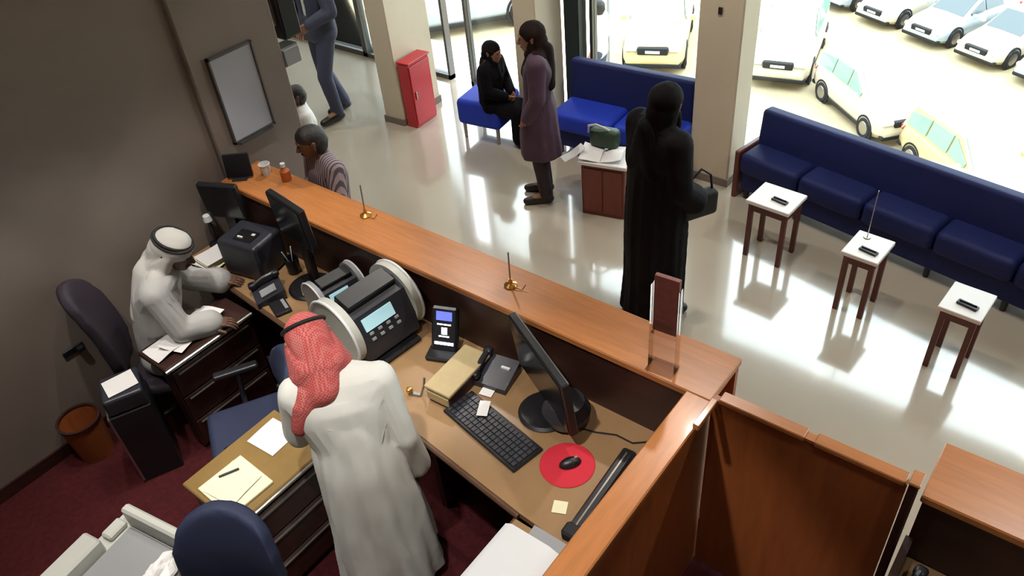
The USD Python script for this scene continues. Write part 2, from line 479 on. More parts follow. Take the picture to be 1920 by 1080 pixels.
for i, (x, y) in enumerate(TELLER):
    t = thing("downlight", "round recessed downlight over the teller side", "ceiling lamp", (x, y, 3.93), group="downlights over the teller side")
    part(t, "ring", lathe([(0.08, 0.0), (0.12, 0.0), (0.12, 0.07), (0.08, 0.07), (0.08, 0.0)]), M["white"])
for i, (x, y) in enumerate(HALL):
    t = thing("ceiling_light", "square flat ceiling light over the hall", "ceiling lamp", (x, y, 3.96), group="square lights over the hall")
    part(t, "frame", cat(box(-0.32, -0.29, -0.32, 0.32, 0, 0.04), box(0.29, 0.32, -0.32, 0.32, 0, 0.04), box(-0.29, 0.29, -0.32, -0.29, 0, 0.04), box(-0.29, 0.29, 0.29, 0.32, 0, 0.04)), M["white"])
    part(t, "diffuser", box(-0.29, 0.29, -0.29, 0.29, 0.02, 0.04), M["lamp"])

# ------------------------------------------------------------------ teller counter
WZ = 0.78
t = thing("teller_counter", "long orange-brown teller counter with a raised ledge and a lower laminate worktop", "counter", (0, 0, 0))
part(t, "ledge", box(WL + 0.05, -0.92, LY0, LY1, LZ - 0.04, LZ, 0.006), M["ledge"], "orange wood customer ledge")
part(t, "back_panel", box(WL + 0.05, -1.02, LY0 + 0.02, LY0 + 0.05, 0, LZ - 0.04), M["darkwood"], "dark wood panel under the ledge")
part(t, "front_panel", box(WL + 0.05, -0.92, LY1 - 0.06, LY1 - 0.03, 0, LZ - 0.04), M["brownwood"])
wt = [(WL + 0.01, LY0 + 0.02), (WL + 0.01, 1.88), (-3.9, 1.83), (-3.3, 1.78), (-2.21, 1.62), (-1.45, 1.53), (-1.04, 1.50), (-1.04, LY0 + 0.02)]
t = thing("worktop", "tan laminate teller worktop below the orange ledge", "worktop", (0, 0, 0))
part(t, "top", extr(wt, 0.035, "z", WZ - 0.035), M["worktop"])
fe = np.array([(WL + 0.01, 1.875), (-3.9, 1.825), (-3.3, 1.775), (-2.21, 1.615), (-1.453, 1.525)])
part(t, "edge_strip", tube(np.c_[fe, np.full(len(fe), WZ - 0.022)], 0.016), M["edge"])
for k, (x, y) in enumerate([(-3.3, 1.86), (-2.2, 1.72), (-1.06, 1.6)]):
    part(t, "support_panel", box(x - 0.02, x + 0.02, y, 2.1, 0, WZ - 0.036), M["darkwood"])
part(t, "modesty_panel", box(-4.4, -1.05, 2.1, 2.12, 0.05, WZ - 0.036), M["darkwood"])

t = thing("worktop", "tan worktop return along the partition under the white printer", "worktop", (0, 0, 0))
part(t, "top", box(-1.45, -1.04, 0.72, 1.499, WZ - 0.035, WZ, 0.003), M["worktop"])
part(t, "edge_strip", tube([(-1.452, 0.73, WZ - 0.022), (-1.452, 1.1, WZ - 0.022), (-1.452, 1.5, WZ - 0.022)], 0.016), M["edge"])
part(t, "support_panel", box(-1.43, -1.06, 0.76, 0.80, 0, WZ - 0.036), M["darkwood"])

t = thing("partition", "half-height orange wood partition beside the teller worktop", "partition", (0, 0, 0))
part(t, "cap", box(-1.035, -0.905, 0.3, LY0 - 0.001, LZ - 0.03, LZ + 0.002, 0.006), M["ledgey"])
part(t, "panel", box(-1.02, -0.915, 0.3, LY0 + 0.0, 0, LZ - 0.03), M["brownwood"])

t = thing("swing_gate", "wide brown wood gate closing the gap right of the partition", "gate", (0, 0, 0))
part(t, "panel", box(-0.9, -0.115, 2.215, 2.245, 0.02, 1.23), M["brownwood"])
part(t, "cap_strip", box(-0.87, -0.505, 2.20, 2.26, 1.23, 1.255, 0.004), M["ledge"])
part(t, "cap_strip", box(-0.465, -0.12, 2.20, 2.26, 1.23, 1.255, 0.004), M["ledge"])
part(t, "hinge_block", box(-0.505, -0.465, 2.21, 2.25, 1.23, 1.245), M["ledge"])
part(t, "side_trim", box(-0.899, -0.872, 2.03, 2.20, 1.22, 1.252, 0.003), M["ledge"])
t = thing("gate_post", "slim dark wooden post at the right end of the brown gate", "post", (0, 0, 0))
part(t, "shaft", box(-0.108, -0.075, 2.17, 2.235, 0, 1.29, 0.006), M["darkwood"])
part(t, "cap", box(-0.111, -0.07, 2.165, 2.24, 1.29, 1.305, 0.004), M["ledge"])

t = thing("neighbour_counter", "second orange wood teller counter right of the gate post", "counter", (0, 0, 0))
part(t, "ledge", box(-0.06, 3.4, LY0, LY1, LZ - 0.04, LZ, 0.006), M["ledge"])
part(t, "back_panel", box(-0.05, 3.4, LY0 + 0.02, LY0 + 0.05, 0, LZ - 0.04), M["darkwood"])
part(t, "front_panel", box(-0.05, 3.4, LY1 - 0.06, LY1 - 0.03, 0, LZ - 0.04), M["brownwood"])
part(t, "side_panel", box(-0.06, -0.03, 1.3, LY0 + 0.02, 0, 0.9), M["darkwood"])
part(t, "worktop", box(-0.03, 3.4, 1.55, LY0 + 0.02, WZ - 0.035, WZ, 0.005), M["worktop"])
t = thing("desk_phone", "dark desk phone on the second counter behind the gate post", "phone", (0.09, 2.05, WZ), -10)
part(t, "base", extr([(-0.1, 0), (0.1, 0), (0.1, 0.07), (-0.1, 0.03)], 0.18, "x", -0.09), M["black"])
part(t, "handset", cat(tube([(-0.07, -0.08, 0.06), (-0.07, 0, 0.085), (-0.07, 0.08, 0.1)], 0.018), cushion(-0.095, -0.045, -0.11, -0.06, 0.04, 0.08, 0.015), cushion(-0.095, -0.045, 0.06, 0.11, 0.075, 0.115, 0.015)), M["charcoal"])
part(t, "button", box(0.0, 0.04, -0.03, 0.0, 0.045, 0.058), M["white"])


# side desks (returns) on the staff side
def side_desk(x0, x1, y0, y1, z, label, top, knee=0.02):
    t = thing("side_desk", label, "desk", (0, 0, 0))
    part(t, "desktop", box(x0, x1, y0, y1, z - 0.035, z, 0.006), top)
    part(t, "edge_trim", tube([(x1 + 0.003, y0, z - 0.02), (x1 + 0.003, (y0 + y1) / 2, z - 0.02), (x1 + 0.003, y1, z - 0.02)], 0.012), M["metal"])
    b = part(t, "pedestal", box(x0 + knee, x1 - 0.01, y0 + 0.02, y1 - 0.01, 0.03, z - 0.036, 0.004), M["darkwood"])
    h = (z - 0.10) / 3
    for k in range(3):
        d = part(t, "drawer", box(x1 - 0.01, x1 + 0.006, y0 + 0.03, y1 - 0.02, 0.06 + k * h, 0.05 + (k + 1) * h, 0.003), M["darkwood"])
        part(d, "handle", box(x1 + 0.006, x1 + 0.016, y0 + 0.06, y1 - 0.05, 0.02 + (k + 1) * h, 0.028 + (k + 1) * h), M["metal"])
    return t


side_desk(-4.0, -3.72, 1.17, 1.78, 0.72, "dark side desk with metal drawer edges beside the seated man", M["darkwood"], 0.17)
side_desk(-2.95, -2.52, 0.76, 1.34, 0.72, "glossy tan side desk with papers, left of the standing man", M["desktop"])


# ------------------------------------------------------------------ things on the worktops
def sheet(w, d, curl=0.0, n=8, seed=0, th=0.0012):
    x, y = np.meshgrid(np.linspace(-w / 2, w / 2, n), np.linspace(-d / 2, d / 2, n), indexing="ij")
    z = 0.002 + curl * (meshkit.noise(np.stack([x * 9 + seed, y * 9, x * 0], -1), seed))
    top = np.stack([x, y, z + th], -1).reshape(-1, 3)
    bot = np.stack([x, y, z], -1).reshape(-1, 3)
    i, j = np.meshgrid(np.arange(n - 1), np.arange(n - 1), indexing="ij")
    a, b, c, d_ = i * n + j, (i + 1) * n + j, (i + 1) * n + j + 1, i * n + j + 1
    F = np.vstack([np.stack([a, b, c], -1).reshape(-1, 3), np.stack([a, c, d_], -1).reshape(-1, 3)])
    return trimesh.Trimesh(np.vstack([top, bot]), np.vstack([F, F[:, ::-1] + n * n]), process=False)


def single(name, label, cat_, mesh, material, loc, rz=0.0, group=None, smooth=35):
    p = unique("/World", name)
    m = usdkit.mesh(stage, p, mesh, material, smooth=smooth)
    m.AddTranslateOp().Set(Gf.Vec3d(*map(float, loc)))
    m.AddRotateZOp().Set(float(rz))
    tagp(m.GetPrim(), label, cat_, group)
    return p


# desktop monitor
def monitor(loc, rz, w, h, z0, label, tilt=8):
    t = thing("monitor", label, "monitor", loc, rz)
    def T(m):
        return tf(m, (0, 0, z0), 0, tilt)
    part(t, "casing", T(box(-w / 2, w / 2, 0.0, 0.045, 0, h, 0.008)), M["black"])
    part(t, "screen", T(box(-w / 2 + 0.015, w / 2 - 0.015, -0.004, 0.001, 0.02, h - 0.015)), M["screen"])
    part(t, "neck", cat(box(-0.04, 0.04, 0.02, 0.06, 0.01, z0 + h * 0.4, 0.008)), M["black"])
    part(t, "foot", lathe([(0, 0), (0.13, 0), (0.135, 0.01), (0.12, 0.022), (0.0, 0.026)], 28), M["black"])
    return t


MZ = WZ
t = monitor((-1.70, 2.07, WZ), -27.5, 0.56, 0.36, 0.10, "black flat monitor on the worktop left of the red mouse pad", 6)
part(t, "speaker_bulge", lathe([(0, 0.02), (0.1, 0.03), (0.12, 0.09), (0.09, 0.15), (0, 0.17)], 24, (0.10, 0.07, 0.0)), M["charcoal"])

# keyboard with keys
t = thing("keyboard", "black keyboard on the worktop in front of the monitor", "keyboard", (-1.85, 1.83, WZ), -11)
part(t, "base", box(-0.27, 0.27, -0.095, 0.095, 0, 0.018, 0.005), M["black"])
keys = []
for r in range(5):
    for c in range(19):
        keys.append(box(-0.255 + c * 0.027, -0.255 + c * 0.027 + 0.022, -0.078 + r * 0.032, -0.078 + r * 0.032 + 0.026, 0.018, 0.025))
part(t, "key_block", cat(*keys), M["charcoal"], kind="stuff", smooth=False)
single("mouse_pad", "round red mouse pad on the worktop", "mouse pad", lathe([(0, 0), (0.128, 0), (0.13, 0.002), (0.126, 0.005), (0, 0.005)], 48), M["red"], (-1.425, 1.865, WZ + 0.001))
t = thing("computer_mouse", "black computer mouse on the red mouse pad", "mouse", (-1.415, 1.875, WZ + 0.007), -35)
part(t, "shell", blend([Manifold.sphere(1, 24).scale((0.032, 0.055, 0.034)).trim_by_plane((0, 0, 1), 0)], 0.01, 4), M["black"])
part(t, "wheel", cyl((-0.004, 0.03, 0.03), (0.004, 0.03, 0.03), 0.009), M["greyp"])
single("mouse_cable", "thin dark cable curving from the monitor to the partition", "cable", tube([(-1.50, 2.08, WZ + .006), (-1.42, 2.1, WZ + .005), (-1.33, 2.14, WZ + .005), (-1.24, 2.14, WZ + .005), (-1.17, 2.2, WZ + .005)], 0.004), M["black"], (0, 0, 0))
single("paper_note", "small square cream note beside the red mouse pad", "note", sheet(0.065, 0.065, 0.002, seed=3), M["cream"], (-1.32, 1.655, WZ), 24)

# long black document scanner along the partition
t = thing("document_scanner", "long narrow black scanner lying along the partition", "scanner", (-1.20, 1.82, WZ), 3)
part(t, "body", box(-0.035, 0.035, -0.26, 0.26, 0, 0.045, 0.01), M["black"])
part(t, "feed_slot", box(-0.008, 0.0, -0.23, 0.23, 0.044, 0.048), M["metal"])
part(t, "ridge", box(0.014, 0.024, -0.22, 0.22, 0.044, 0.053, 0.003), M["charcoal"])
part(t, "end_cap", box(-0.045, 0.045, -0.29, -0.22, 0, 0.055, 0.01), M["soft_black"])

t = thing("printer", "white printer with a rounded lid on the worktop return by the partition", "printer", (-1.24, 1.18, WZ), 0)
part(t, "body", box(-0.15, 0.16, -0.26, 0.22, 0, 0.10, 0.015), M["charcoal"])
lidp = [(-0.17, 0.10), (-0.165, 0.135), (-0.13, 0.16), (0.06, 0.165), (0.11, 0.15), (0.13, 0.10)]
part(t, "lid", extr(lidp, 0.46, "y", -0.25), M["white"])
part(t, "side_stripe", box(0.131, 0.165, -0.24, 0.21, 0.07, 0.14, 0.01), M["navy"])
part(t, "output_tray", tf(box(-0.10, 0.10, 0, 0.10, 0, 0.008), (0.0, 0.22, 0.02), 0, 10), M["greyp"])
single("card_block", "small grey block between the white printer and the black scanner", "block", box(-0.05, 0.05, -0.06, 0.06, 0, 0.03, 0.005), M["greyp"], (-1.10, 1.40, WZ), 5)

# payment terminal with lit display
t = thing("card_terminal", "upright black card terminal with a glowing blue display", "card terminal", (-2.40, 2.10, WZ), 22)
part(t, "stand", box(-0.09, 0.09, -0.06, 0.05, 0, 0.03, 0.008), M["black"])
def TT(m):
    return tf(m, (0, 0.0, 0.02), 0, -24)
bd = part(t, "body", TT(box(-0.075, 0.075, 0.0, 0.045, 0, 0.26, 0.012)), M["black"])
part(t, "display", TT(box(-0.045, 0.045, -0.003, 0.001, 0.185, 0.235)), M["led"], "glowing blue display")
for (a, b, z0, z1) in [(-0.04, 0.04, 0.158, 0.166), (-0.015, 0.018, 0.105, 0.145), (-0.03, 0.03, 0.09, 0.098), (-0.055, 0.055, 0.045, 0.062)]:
    part(t, "key_row", TT(box(a, b, -0.003, 0.001, z0, z1)), M["led_w"])
t = thing("telephone", "low dark telephone beside the glowing card terminal", "telephone", (-2.06, 2.12, WZ), 10)
part(t, "base", extr([(-0.09, 0), (0.09, 0), (0.09, 0.08), (-0.09, 0.035)], 0.22, "x", -0.11), M["charcoal"])
part(t, "handset", cat(tube([(-0.07, -0.07, 0.07), (-0.07, 0, 0.1), (-0.07, 0.07, 0.11)], 0.018), cushion(-0.095, -0.045, -0.1, -0.05, 0.05, 0.09, 0.015), cushion(-0.095, -0.045, 0.05, 0.1, 0.085, 0.125, 0.015)), M["black"])
part(t, "label_strip", box(0.03, 0.08, 0.02, 0.035, 0.06, 0.073), M["white"])

# tan box with a maroon side, papers, stamp
t = thing("ledger_box", "tan topped box with maroon sides in the middle of the worktop", "box", (-2.19, 1.98, WZ), 3)
part(t, "body", box(-0.075, 0.075, -0.16, 0.17, 0, 0.085, 0.004), M["darkred"])
part(t, "lid", box(-0.083, 0.083, -0.17, 0.18, 0.085, 0.105, 0.004), M["tan"])
part(t, "front_flap", box(-0.07, 0.07, -0.172, -0.161, 0.02, 0.075, 0.003), M["tan"])
t = thing("date_stamp", "small metal stamp with a brass knob left of the tan box", "stamp", (-2.33, 1.80, WZ), 20)
part(t, "frame", cat(box(-0.03, 0.03, -0.012, 0.012, 0, 0.012, 0.003), tube([(0.03, 0, 0.01), (0.045, 0.02, 0.06), (0.05, 0.03, 0.11)], 0.006)), M["metal"])
part(t, "knob", lathe([(0, 0.01), (0.012, 0.012), (0.018, 0.025), (0.014, 0.038), (0, 0.042)], 20, (-0.035, 0, 0)), M["gold"])
single("paper_slip", "white paper slip on the worktop right of the tan box, behind the keyboard", "paper", sheet(0.07, 0.09, 0.01, seed=1), M["paper"], (-2.03, 2.03, WZ + 0.004), 12)
single("paper_slip", "white paper slip lying across the near edge of the black keyboard", "paper", sheet(0.055, 0.10, 0.004, seed=2), M["paper"], (-1.955, 1.90, WZ + 0.03), 28)


# banknote counters with round cheeks
def note_counter(loc, rz, label, cheek, scale=None):
    t = thing("banknote_counter", label, "banknote counter", loc, rz, scale=scale)
    # axis cheek-to-cheek along +y, front faces +x
    prof = []
    for a in np.linspace(-0.42 * np.pi, 1.08 * np.pi, 30):
        prof.append((-0.02 + 0.20 * math.cos(a), 0.185 + 0.185 * math.sin(a)))
    prof = [(0.06, 0.0)] + prof + [(-0.2, 0.0), (-0.13, 0.0), (-0.12, 0.06), (-0.05, 0.09), (-0.04, 0.0)]
    for y in (0.0, 0.39):
        c = part(t, "cheek", extr(prof, 0.045, "y", y), cheek)
        rim = np.array([(-0.02 + 0.198 * math.cos(a), y + (0.0 if y == 0 else 0.045), 0.185 + 0.184 * math.sin(a)) for a in np.linspace(-0.4 * np.pi, 1.05 * np.pi, 30)])
        part(c, "rim", tube(rim, 0.009, 6), M["white"])
    body = [(-0.17, 0.0), (0.12, 0.0), (0.17, 0.05), (0.16, 0.16), (0.10, 0.30), (0.02, 0.34), (-0.08, 0.32), (-0.15, 0.22)]
    part(t, "body", extr(body, 0.35, "y", 0.042), M["charcoal"])
    def F(m):
        return tf(m, (0.162, 0.22, 0.165), 0, 0, -24)
    part(t, "display", F(box(-0.002, 0.006, -0.13, 0.06, 0.055, 0.125)), M["lcd"])
    for k in range(4):
        for j in range(2):
            part(t, "button", F(box(-0.004, 0.006, -0.12 + k * 0.055, -0.095 + k * 0.055, 0.028 - j * 0.032, 0.044 - j * 0.032, 0.002)), M["greyp"])
    part(t, "hopper", tf(box(-0.06, 0.06, 0.06, 0.37, 0, 0.07, 0.006), (0.0, 0, 0.30), 0, 0, 12), M["black"])
    part(t, "stacker_plate", box(0.10, 0.21, 0.07, 0.36, 0.01, 0.03, 0.004), M["black"])
    return t


note_counter((-2.84, 1.77, WZ), -6, "light grey round-sided banknote counter nearest the standing man", M["cheek"], 1.04)
note_counter((-3.22, 1.93, WZ), -10, "grey round-sided banknote counter behind the nearest one", M["greyp"], 0.66)

# left station
monitor((-3.50, 2.10, WZ), -8, 0.36, 0.30, 0.34, "black monitor on a tall stand against the ledge at the left station", 4)
monitor((-4.27, 2.13, WZ), 24, 0.28, 0.26, 0.22, "small black monitor in the corner by the left wall", 4)
t = thing("receipt_printer", "bulky dark printer with a shiny panel at the left end of the worktop", "printer", (-3.96, 2.06, WZ), 12)
part(t, "body", cushion(-0.16, 0.16, -0.13, 0.13, 0.0, 0.26, 0.03), M["charcoal"])
part(t, "panel", tf(box(-0.07, 0.07, -0.05, 0.05, 0, 0.006), (0.02, -0.03, 0.262), 0, 6), M["screen"])
part(t, "button", box(0.05, 0.075, -0.02, 0.0, 0.262, 0.275, 0.003), M["white"])
part(t, "button", box(-0.03, 0.01, -0.06, -0.045, 0.262, 0.275, 0.003), M["white"])
t = thing("telephone", "dark telephone at the left station, between printer and banknote counter", "telephone", (-3.67, 1.91, WZ), -25)
part(t, "base", extr([(-0.09, 0), (0.09, 0), (0.09, 0.07), (-0.09, 0.03)], 0.2, "x", -0.1), M["charcoal"])
part(t, "handset", cat(tube([(-0.06, -0.07, 0.06), (-0.06, 0, 0.09), (-0.06, 0.07, 0.1)], 0.017), cushion(-0.085, -0.035, -0.1, -0.05, 0.04, 0.08, 0.015), cushion(-0.085, -0.035, 0.05, 0.1, 0.075, 0.115, 0.015)), M["black"])
part(t, "keypad", tf(box(0.0, 0.07, -0.05, 0.05, 0, 0.006), (0.0, 0, 0.055), 0, 13), M["greyp"])
t = thing("calculator", "dark calculator lying at the front of the left station", "calculator", (-3.5, 1.86, WZ), -20)
part(t, "body", box(-0.07, 0.07, -0.05, 0.05, 0, 0.025, 0.006), M["black"])
part(t, "display", box(-0.05, 0.05, 0.02, 0.04, 0.024, 0.028), M["greyp"])
t = thing("pen_cup", "black pen cup with a white card beside the left telephone", "pen cup", (-3.71, 2.15, WZ))
part(t, "cup", lathe([(0, 0), (0.04, 0), (0.045, 0.11), (0.039, 0.11), (0.035, 0.01), (0, 0.01)], 20), M["black"])
for k in range(3):
    a = k * 2.1
    part(t, "pen", cyl((0.0, 0.0, 0.02), (0.04 * math.cos(a), 0.04 * math.sin(a), 0.17), 0.004), M["white"] if k else M["navy"])
t = thing("paper_stack", "stack of cream papers at the left end of the worktop", "paper stack", (-4.25, 1.93, WZ), 4)
for k in range(5):
    part(t, "sheet", tf(sheet(0.17, 0.20, 0.012, seed=20 + k), (0.01 * math.sin(k * 2.1), 0.01 * math.cos(k * 1.7), k * 0.014), 9 * math.sin(k * 1.3)), M["cream"] if k % 2 else M["paper"])
t = thing("desk_lamp", "small black desk lamp with a white cap behind the cream papers by the wall", "lamp", (-4.40, 2.06, WZ), 0)
part(t, "base", lathe([(0, 0), (0.05, 0), (0.05, 0.02), (0.012, 0.03), (0.012, 0.2), (0.0, 0.2)], 20), M["black"])
part(t, "cap", lathe([(0, 0.2), (0.03, 0.2), (0.025, 0.24), (0, 0.25)], 20), M["white"])

# ledge items
def pen_stand(loc, label, h=0.2):
    t = thing("pen_stand", label, "pen stand", loc, 0)
    part(t, "base", lathe([(0, 0), (0.035, 0), (0.035, 0.008), (0.012, 0.02), (0.008, 0.045), (0, 0.045)], 20), M["gold"])
    part(t, "pen", cyl((0, 0, 0.03), (-0.012, 0.02, h), 0.0045), M["metal"])
    part(t, "chain", tube([(0.008, 0, 0.03), (0.04, -0.01, 0.012), (0.075, 0.0, 0.006), (0.085, 0.02, 0.03)], 0.003, 6), M["gold"])
    return t


pen_stand((-2.13, 2.40, LZ), "brass pen stand on the middle of the orange ledge, left of the monitor")
pen_stand((-3.27, 2.46, LZ), "brass pen stand on the orange ledge behind the banknote counters")
t = thing("leaflet_holder", "clear acrylic leaflet holder with a red-brown leaflet on the ledge corner", "leaflet holder", (-1.19, 2.33, LZ), 4)
part(t, "base", cat(box(-0.065, 0.065, -0.075, 0.02, 0, 0.004), box(-0.066, -0.060, -0.04, 0.0, 0, 0.47), box(0.060, 0.066, -0.04, 0.0, 0, 0.47)), M["acrylic"])
part(t, "back_sheet", box(-0.065, 0.065, 0.0, 0.004, 0, 0.50), M["acrylic"])
part(t, "front_sheet", box(-0.060, 0.060, -0.04, -0.037, 0.20, 0.30), M["acrylic"])
part(t, "leaflet", box(-0.056, 0.056, -0.03, -0.006, 0.215, 0.52, 0.002), mat("leaflet_print", "8c4a45", 0.5, vary=0.2, vscale=25))
part(t, "shelf", box(-0.060, 0.060, -0.04, 0.0, 0.20, 0.208), M["acrylic"])
t = thing("sign_display", "small dark display standing at the left end of the ledge by the pier", "display", (-4.31, 2.33, LZ), 40)
part(t, "screen", tf(box(-0.085, 0.085, 0, 0.02, 0, 0.16, 0.004), (0, 0, 0.01), 0, -12), M["black"])
part(t, "foot", box(-0.05, 0.05, -0.03, 0.06, 0, 0.012, 0.003), M["charcoal"])
t = thing("paper_cup", "white paper cup on the left end of the orange ledge", "cup", (-4.20, 2.46, LZ))
part(t, "cup", lathe([(0, 0), (0.026, 0), (0.036, 0.075), (0.033, 0.075), (0.024, 0.005), (0, 0.005)], 20), M["paper"])
part(t, "rim", lathe([(0.033, 0.073), (0.038, 0.073), (0.038, 0.079), (0.033, 0.079), (0.033, 0.073)], 20), M["white"])
t = thing("hand_gel", "small orange bottle with a white cap on the left end of the ledge", "bottle", (-4.02, 2.48, LZ))
part(t, "bottle", lathe([(0, 0), (0.03, 0), (0.032, 0.01), (0.032, 0.07), (0.014, 0.09), (0.012, 0.1), (0, 0.1)], 20), M["orange"])
part(t, "cap", lathe([(0, 0.1), (0.016, 0.1), (0.016, 0.125), (0, 0.127)], 16, (0, 0, 0)), M["white"])

# papers on side desks
single("paper_sheet", "white sheet on the tan side desk, the one farther from the camera", "paper", sheet(0.19, 0.18, 0.004, seed=4), M["paper"], (-2.80, 1.21, 0.72), 4)
t = thing("paper_pad", "cream pad with a dark pen on the near end of the tan side desk", "paper pad", (-2.70, 0.90, 0.72), -2)
part(t, "pad", box(-0.14, 0.13, -0.12, 0.13, 0, 0.016, 0.003), M["cream"])
part(t, "top_sheet", tf(sheet(0.2, 0.20, 0.006, seed=5), (-0.02, 0.0, 0.016), 9), M["cream"])
part(t, "pen", cyl((-0.10, -0.02, 0.03), (-0.06, 0.07, 0.03), 0.005), M["black"])
t = thing("loose_papers", "crumpled white papers on the dark side desk under the seated man's hands", "papers", (-3.88, 1.42, 0.72))
for k in range(4):
    part(t, "sheet", tf(sheet(0.17, 0.21, 0.03, n=10, seed=30 + k), (0.03 * math.sin(2 * k), -0.13 + 0.09 * k, 0.004 * k), 25 * math.sin(k * 2.3)), M["paper"])


# ------------------------------------------------------------------ staff chairs and floor equipment
def office_chair(name, loc, rz, fabric, label, seat_z=0.47, back=(0.46, 0.52), arms=True):
    """Faces local +y, backrest at -y."""
    t = thing(name, label, "chair", loc, rz)
    w, h = back
    part(t, "seat", cushion(-0.24, 0.24, -0.22, 0.25, seat_z - 0.09, seat_z, 0.04), fabric)
    pts = []
    for s in np.linspace(0, np.pi, 9):
        pts.append((w / 2 * math.cos(s) * 0.92, h - 0.16 + 0.16 * math.sin(s)))
    prof = [(-w / 2 * 0.8, 0.0), (w / 2 * 0.8, 0.0), (w / 2, 0.12), (w / 2 * 0.98, h - 0.2)] + pts + [(-w / 2 * 0.98, h - 0.2), (-w / 2, 0.12)]
    bm = blend([extr([(p[0] * 0.93, p[1]) for p in prof], 0.07, "y", -0.035)], 0.035, 8)
    v = bm.vertices
    v[:, 1] += -0.9 * v[:, 0] ** 2 * -1.0 - 0.02 + 0.04 * np.sin(v[:, 2] / h * 3.1)
    part(t, "backrest", tf(bm, (0, -0.25, seat_z + 0.03), 0, 8), fabric)
    part(t, "back_support", tube([(0, -0.1, seat_z - 0.1), (0, -0.27, seat_z - 0.08), (0, -0.32, seat_z + 0.05), (0, -0.33, seat_z + 0.2)], 0.025), M["black"])
    part(t, "gas_column", cyl((0, 0, 0.08), (0, 0, seat_z - 0.08), 0.028), M["black"])
    for k in range(5):
        a = k * 2 * np.pi / 5 + 0.3
        c, s = math.cos(a), math.sin(a)
        lg = part(t, "leg", tube([(0, 0, 0.1), (0.15 * c, 0.15 * s, 0.09), (0.29 * c, 0.29 * s, 0.065)], [0.024, 0.02, 0.016]), M["black"])
        part(lg, "castor", cyl((0.29 * c - 0.02 * s, 0.29 * s + 0.02 * c, 0.03), (0.29 * c + 0.02 * s, 0.29 * s - 0.02 * c, 0.03), 0.03), M["soft_black"])
    if arms:
        for s in (-1, 1):
            part(t, "armrest", cat(tube([(s * 0.22, 0.02, seat_z - 0.06), (s * 0.29, 0.02, seat_z), (s * 0.3, 0.0, seat_z + 0.17)], 0.016), cushion(s * 0.3 - 0.03, s * 0.3 + 0.03, -0.12, 0.14, seat_z + 0.165, seat_z + 0.2, 0.015)), M["black"])
    return t


office_chair("office_chair", (-2.28, 0.44, 0), -150, M["chair"], "dark blue office chair with a rounded back in the foreground, below the cream pad", 0.46, (0.52, 0.5), False)
office_chair("office_chair", (-3.2, 1.30, 0), 150, M["chair"], "dark blue office chair between the two side desks", 0.45, (0.46, 0.42))
office_chair("office_chair", (-4.12, 1.36, 0), -38, M["plum"], "dark plum high-backed office chair behind the seated man", 0.44, (0.36, 0.68), False)

t = thing("small_printer", "dark printer on a silver-edged stand with a white sheet on top, behind the plum chair", "printer", (-3.90, 0.98, 0), -24)
part(t, "cabinet", box(-0.12, 0.12, -0.12, 0.11, 0.0, 0.56, 0.006), M["black"])
part(t, "printer_body", cushion(-0.115, 0.115, -0.115, 0.105, 0.56, 0.68, 0.02), M["charcoal"])
for z in (0.30, 0.43, 0.555):
    part(t, "silver_edge", box(-0.125, 0.125, -0.128, -0.118, z, z + 0.012), M["metal"])
part(t, "corner_rail", box(0.118, 0.128, -0.128, -0.116, 0.02, 0.56), M["metal"])
part(t, "paper", tf(sheet(0.15, 0.17, 0.004, seed=8), (0.0, 0.0, 0.68), 10), M["paper"])
t = thing("waste_bin", "brown waste bin against the left wall", "bin", (-4.32, 0.78, 0))
part(t, "bin", lathe([(0, 0), (0.10, 0), (0.125, 0.30), (0.115, 0.30), (0.092, 0.01), (0, 0.01)], 24), M["brownwood"])
part(t, "rim", lathe([(0.114, 0.295), (0.13, 0.295), (0.13, 0.31), (0.114, 0.31), (0.114, 0.295)], 24), M["darkwood"])

t = thing("copier", "grey-white office copier on the red carpet in the lower left corner", "copier", (-2.98, 0.42, 0), 10)
part(t, "body", box(-0.30, 0.32, -0.34, 0.20, 0.0, 0.46, 0.015), M["cheek"])
part(t, "top_plate", box(-0.17, 0.31, -0.33, 0.12, 0.46, 0.49, 0.008), M["greyp"])
part(t, "back_rail", box(-0.20, 0.31, 0.13, 0.18, 0.46, 0.60, 0.012), M["cheek"])
part(t, "side_tray", box(-0.30, -0.18, -0.34, -0.02, 0.46, 0.56, 0.012), M["cheek"])
part(t, "side_bracket", box(-0.27, -0.2, 0.02, 0.13, 0.46, 0.5, 0.01), M["cheek"])
part(t, "control_panel", box(0.05, 0.25, -0.347, -0.338, 0.36, 0.42, 0.003), M["charcoal"])


def crumple(r, seed, sq=(1, 1, 0.7)):
    m = trimesh.creation.icosphere(3, r)
    d = meshkit.fbm(m.vertices / r * 1.8 + 5, 4, seed) - 0.5
    m.vertices = (m.vertices * (1 + 0.9 * d[:, None])) * np.array(sq)
    m.apply_translation((0, 0, -m.bounds[0][2]))
    return m


t = thing("crumpled_papers", "crumpled white papers heaped between the copier and the blue chair", "papers", (-2.70, 0.42, 0.495))
part(t, "crumpled_sheet", tf(crumple(0.09, 3, (0.8, 1.4, 0.9)), (0.0, 0.0, 0), 20), M["paper"], smooth=False)
part(t, "crumpled_sheet", tf(crumple(0.06, 5), (0.02, -0.13, 0)), M["paper"], smooth=False)

